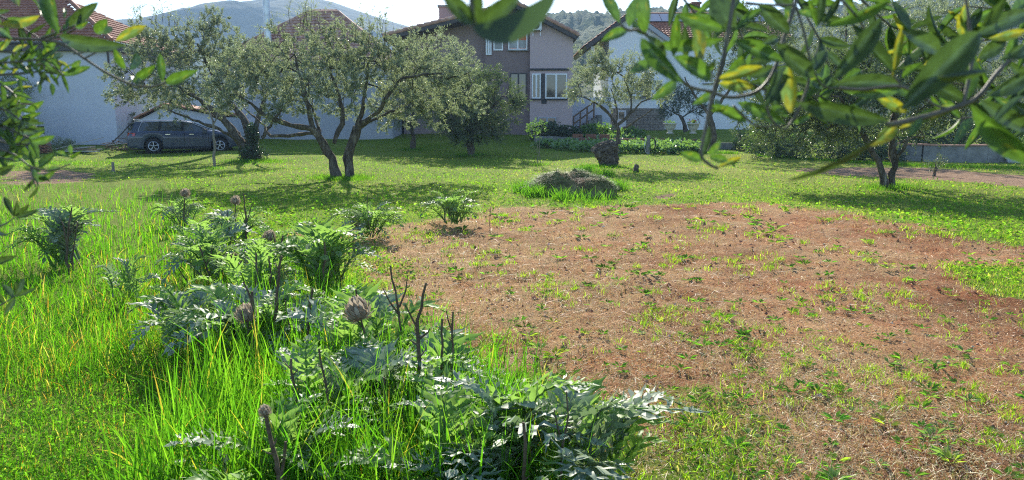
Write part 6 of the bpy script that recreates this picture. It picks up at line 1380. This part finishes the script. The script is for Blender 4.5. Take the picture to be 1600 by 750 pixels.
near_branch('olive_branch', 'drooping leafy olive twigs at the left edge before the dark yard wall', .78, [
  ([(-20,228),(20,240),(50,261),(80,266),(110,256)], 3), ([(50,261),(52,280),(56,292)], 2.5)],
  [(110,246,87,238,10,'g',0,.3),(112,240,110,226,8),(110,246,128,235,6),(60,262,84,240,12),(50,222,86,212,13),(30,205,70,200,12,'d'),(44,172,68,158,12),(36,185,64,176,11),(55,262,48,236,9),(66,266,66,246,10),(72,268,96,262,9),(64,268,36,262,12),
   (56,284,86,268,10),(52,264,60,285,8),(-5,270,22,258,14,'d'),(80,130,82,150,8),(30,120,36,148,7),(60,128,62,146,7),(15,235,40,228,9)], 10,
  [([(-20,140),(10,150),(35,185),(40,215)], .05, 34, 9, 15, ('g','d')), ([(-20,190),(10,200),(45,215)], .02, 34, 9, 15, ('g','g','d')), ([(-20,215),(15,224),(45,226)], .04, 30, 8, 15, ('g','d')), ([(-25,165),(10,172),(32,188)], .0, 34, 9, 14, ('d','g')),
   ([(0,130),(20,145),(30,160)], .03, 30, 8, 13, ('g','y')), ([(48,262),(54,276),(60,290)], .01, 26, 7, 12, ('g','d')),([(-20,240),(0,246),(22,250)], .0, 26, 8, 13, ('g','d'))])
near_branch('olive_branch', 'small olive twig poking in at the left edge before the lone cardoon', .80, [([(-20,362),(8,350),(22,340)], 3)],
  [(22,339,6,308,10,'d'),(23,338,26,314,9,'d'),(24,338,46,318,10,'d'),(24,341,60,328,9,'d'),(2,352,-10,338,9,'d'),(0,362,14,368,8,'d'),(-5,412,28,400,13,'d'),(-8,370,-4,402,10,'d')], 11)
near_branch('olive_branch', 'lowest small olive twig at the left edge above the tall grass', .80, [([(-20,486),(6,474),(24,462)], 3)],
  [(24,462,38,434,10,'d'),(20,466,3,444,10,'d'),(24,462,56,450,8,'d'),(24,466,6,490,10,'d'),(6,474,-12,452,10,'d'),(26,462,22,440,8,'d')], 12)
for o in bpy.data.objects:
    if o.name.startswith('olive_branch'): o['group'] = 'olive branches hanging close to the viewer'

# ------------------------------------------------------------------ air
def haze():
    me = MB().box((-2400,-260,-1.6),(2400,2600,215)).mesh('haze', [])
    m, nt, N, L = newmat('haze'); v = N.new('ShaderNodeVolumePrincipled'); v.inputs['Density'].default_value = HAZE; v.inputs['Color'].default_value = (.50,.73,1,1); v.inputs['Anisotropy'].default_value = .0
    o = N.new('ShaderNodeOutputMaterial'); L.new(v.outputs[0], o.inputs['Volume']); me.materials.clear(); me.materials.append(m)
    tag(link('haze', me), kind='stuff')
HAZE = .00055
haze()
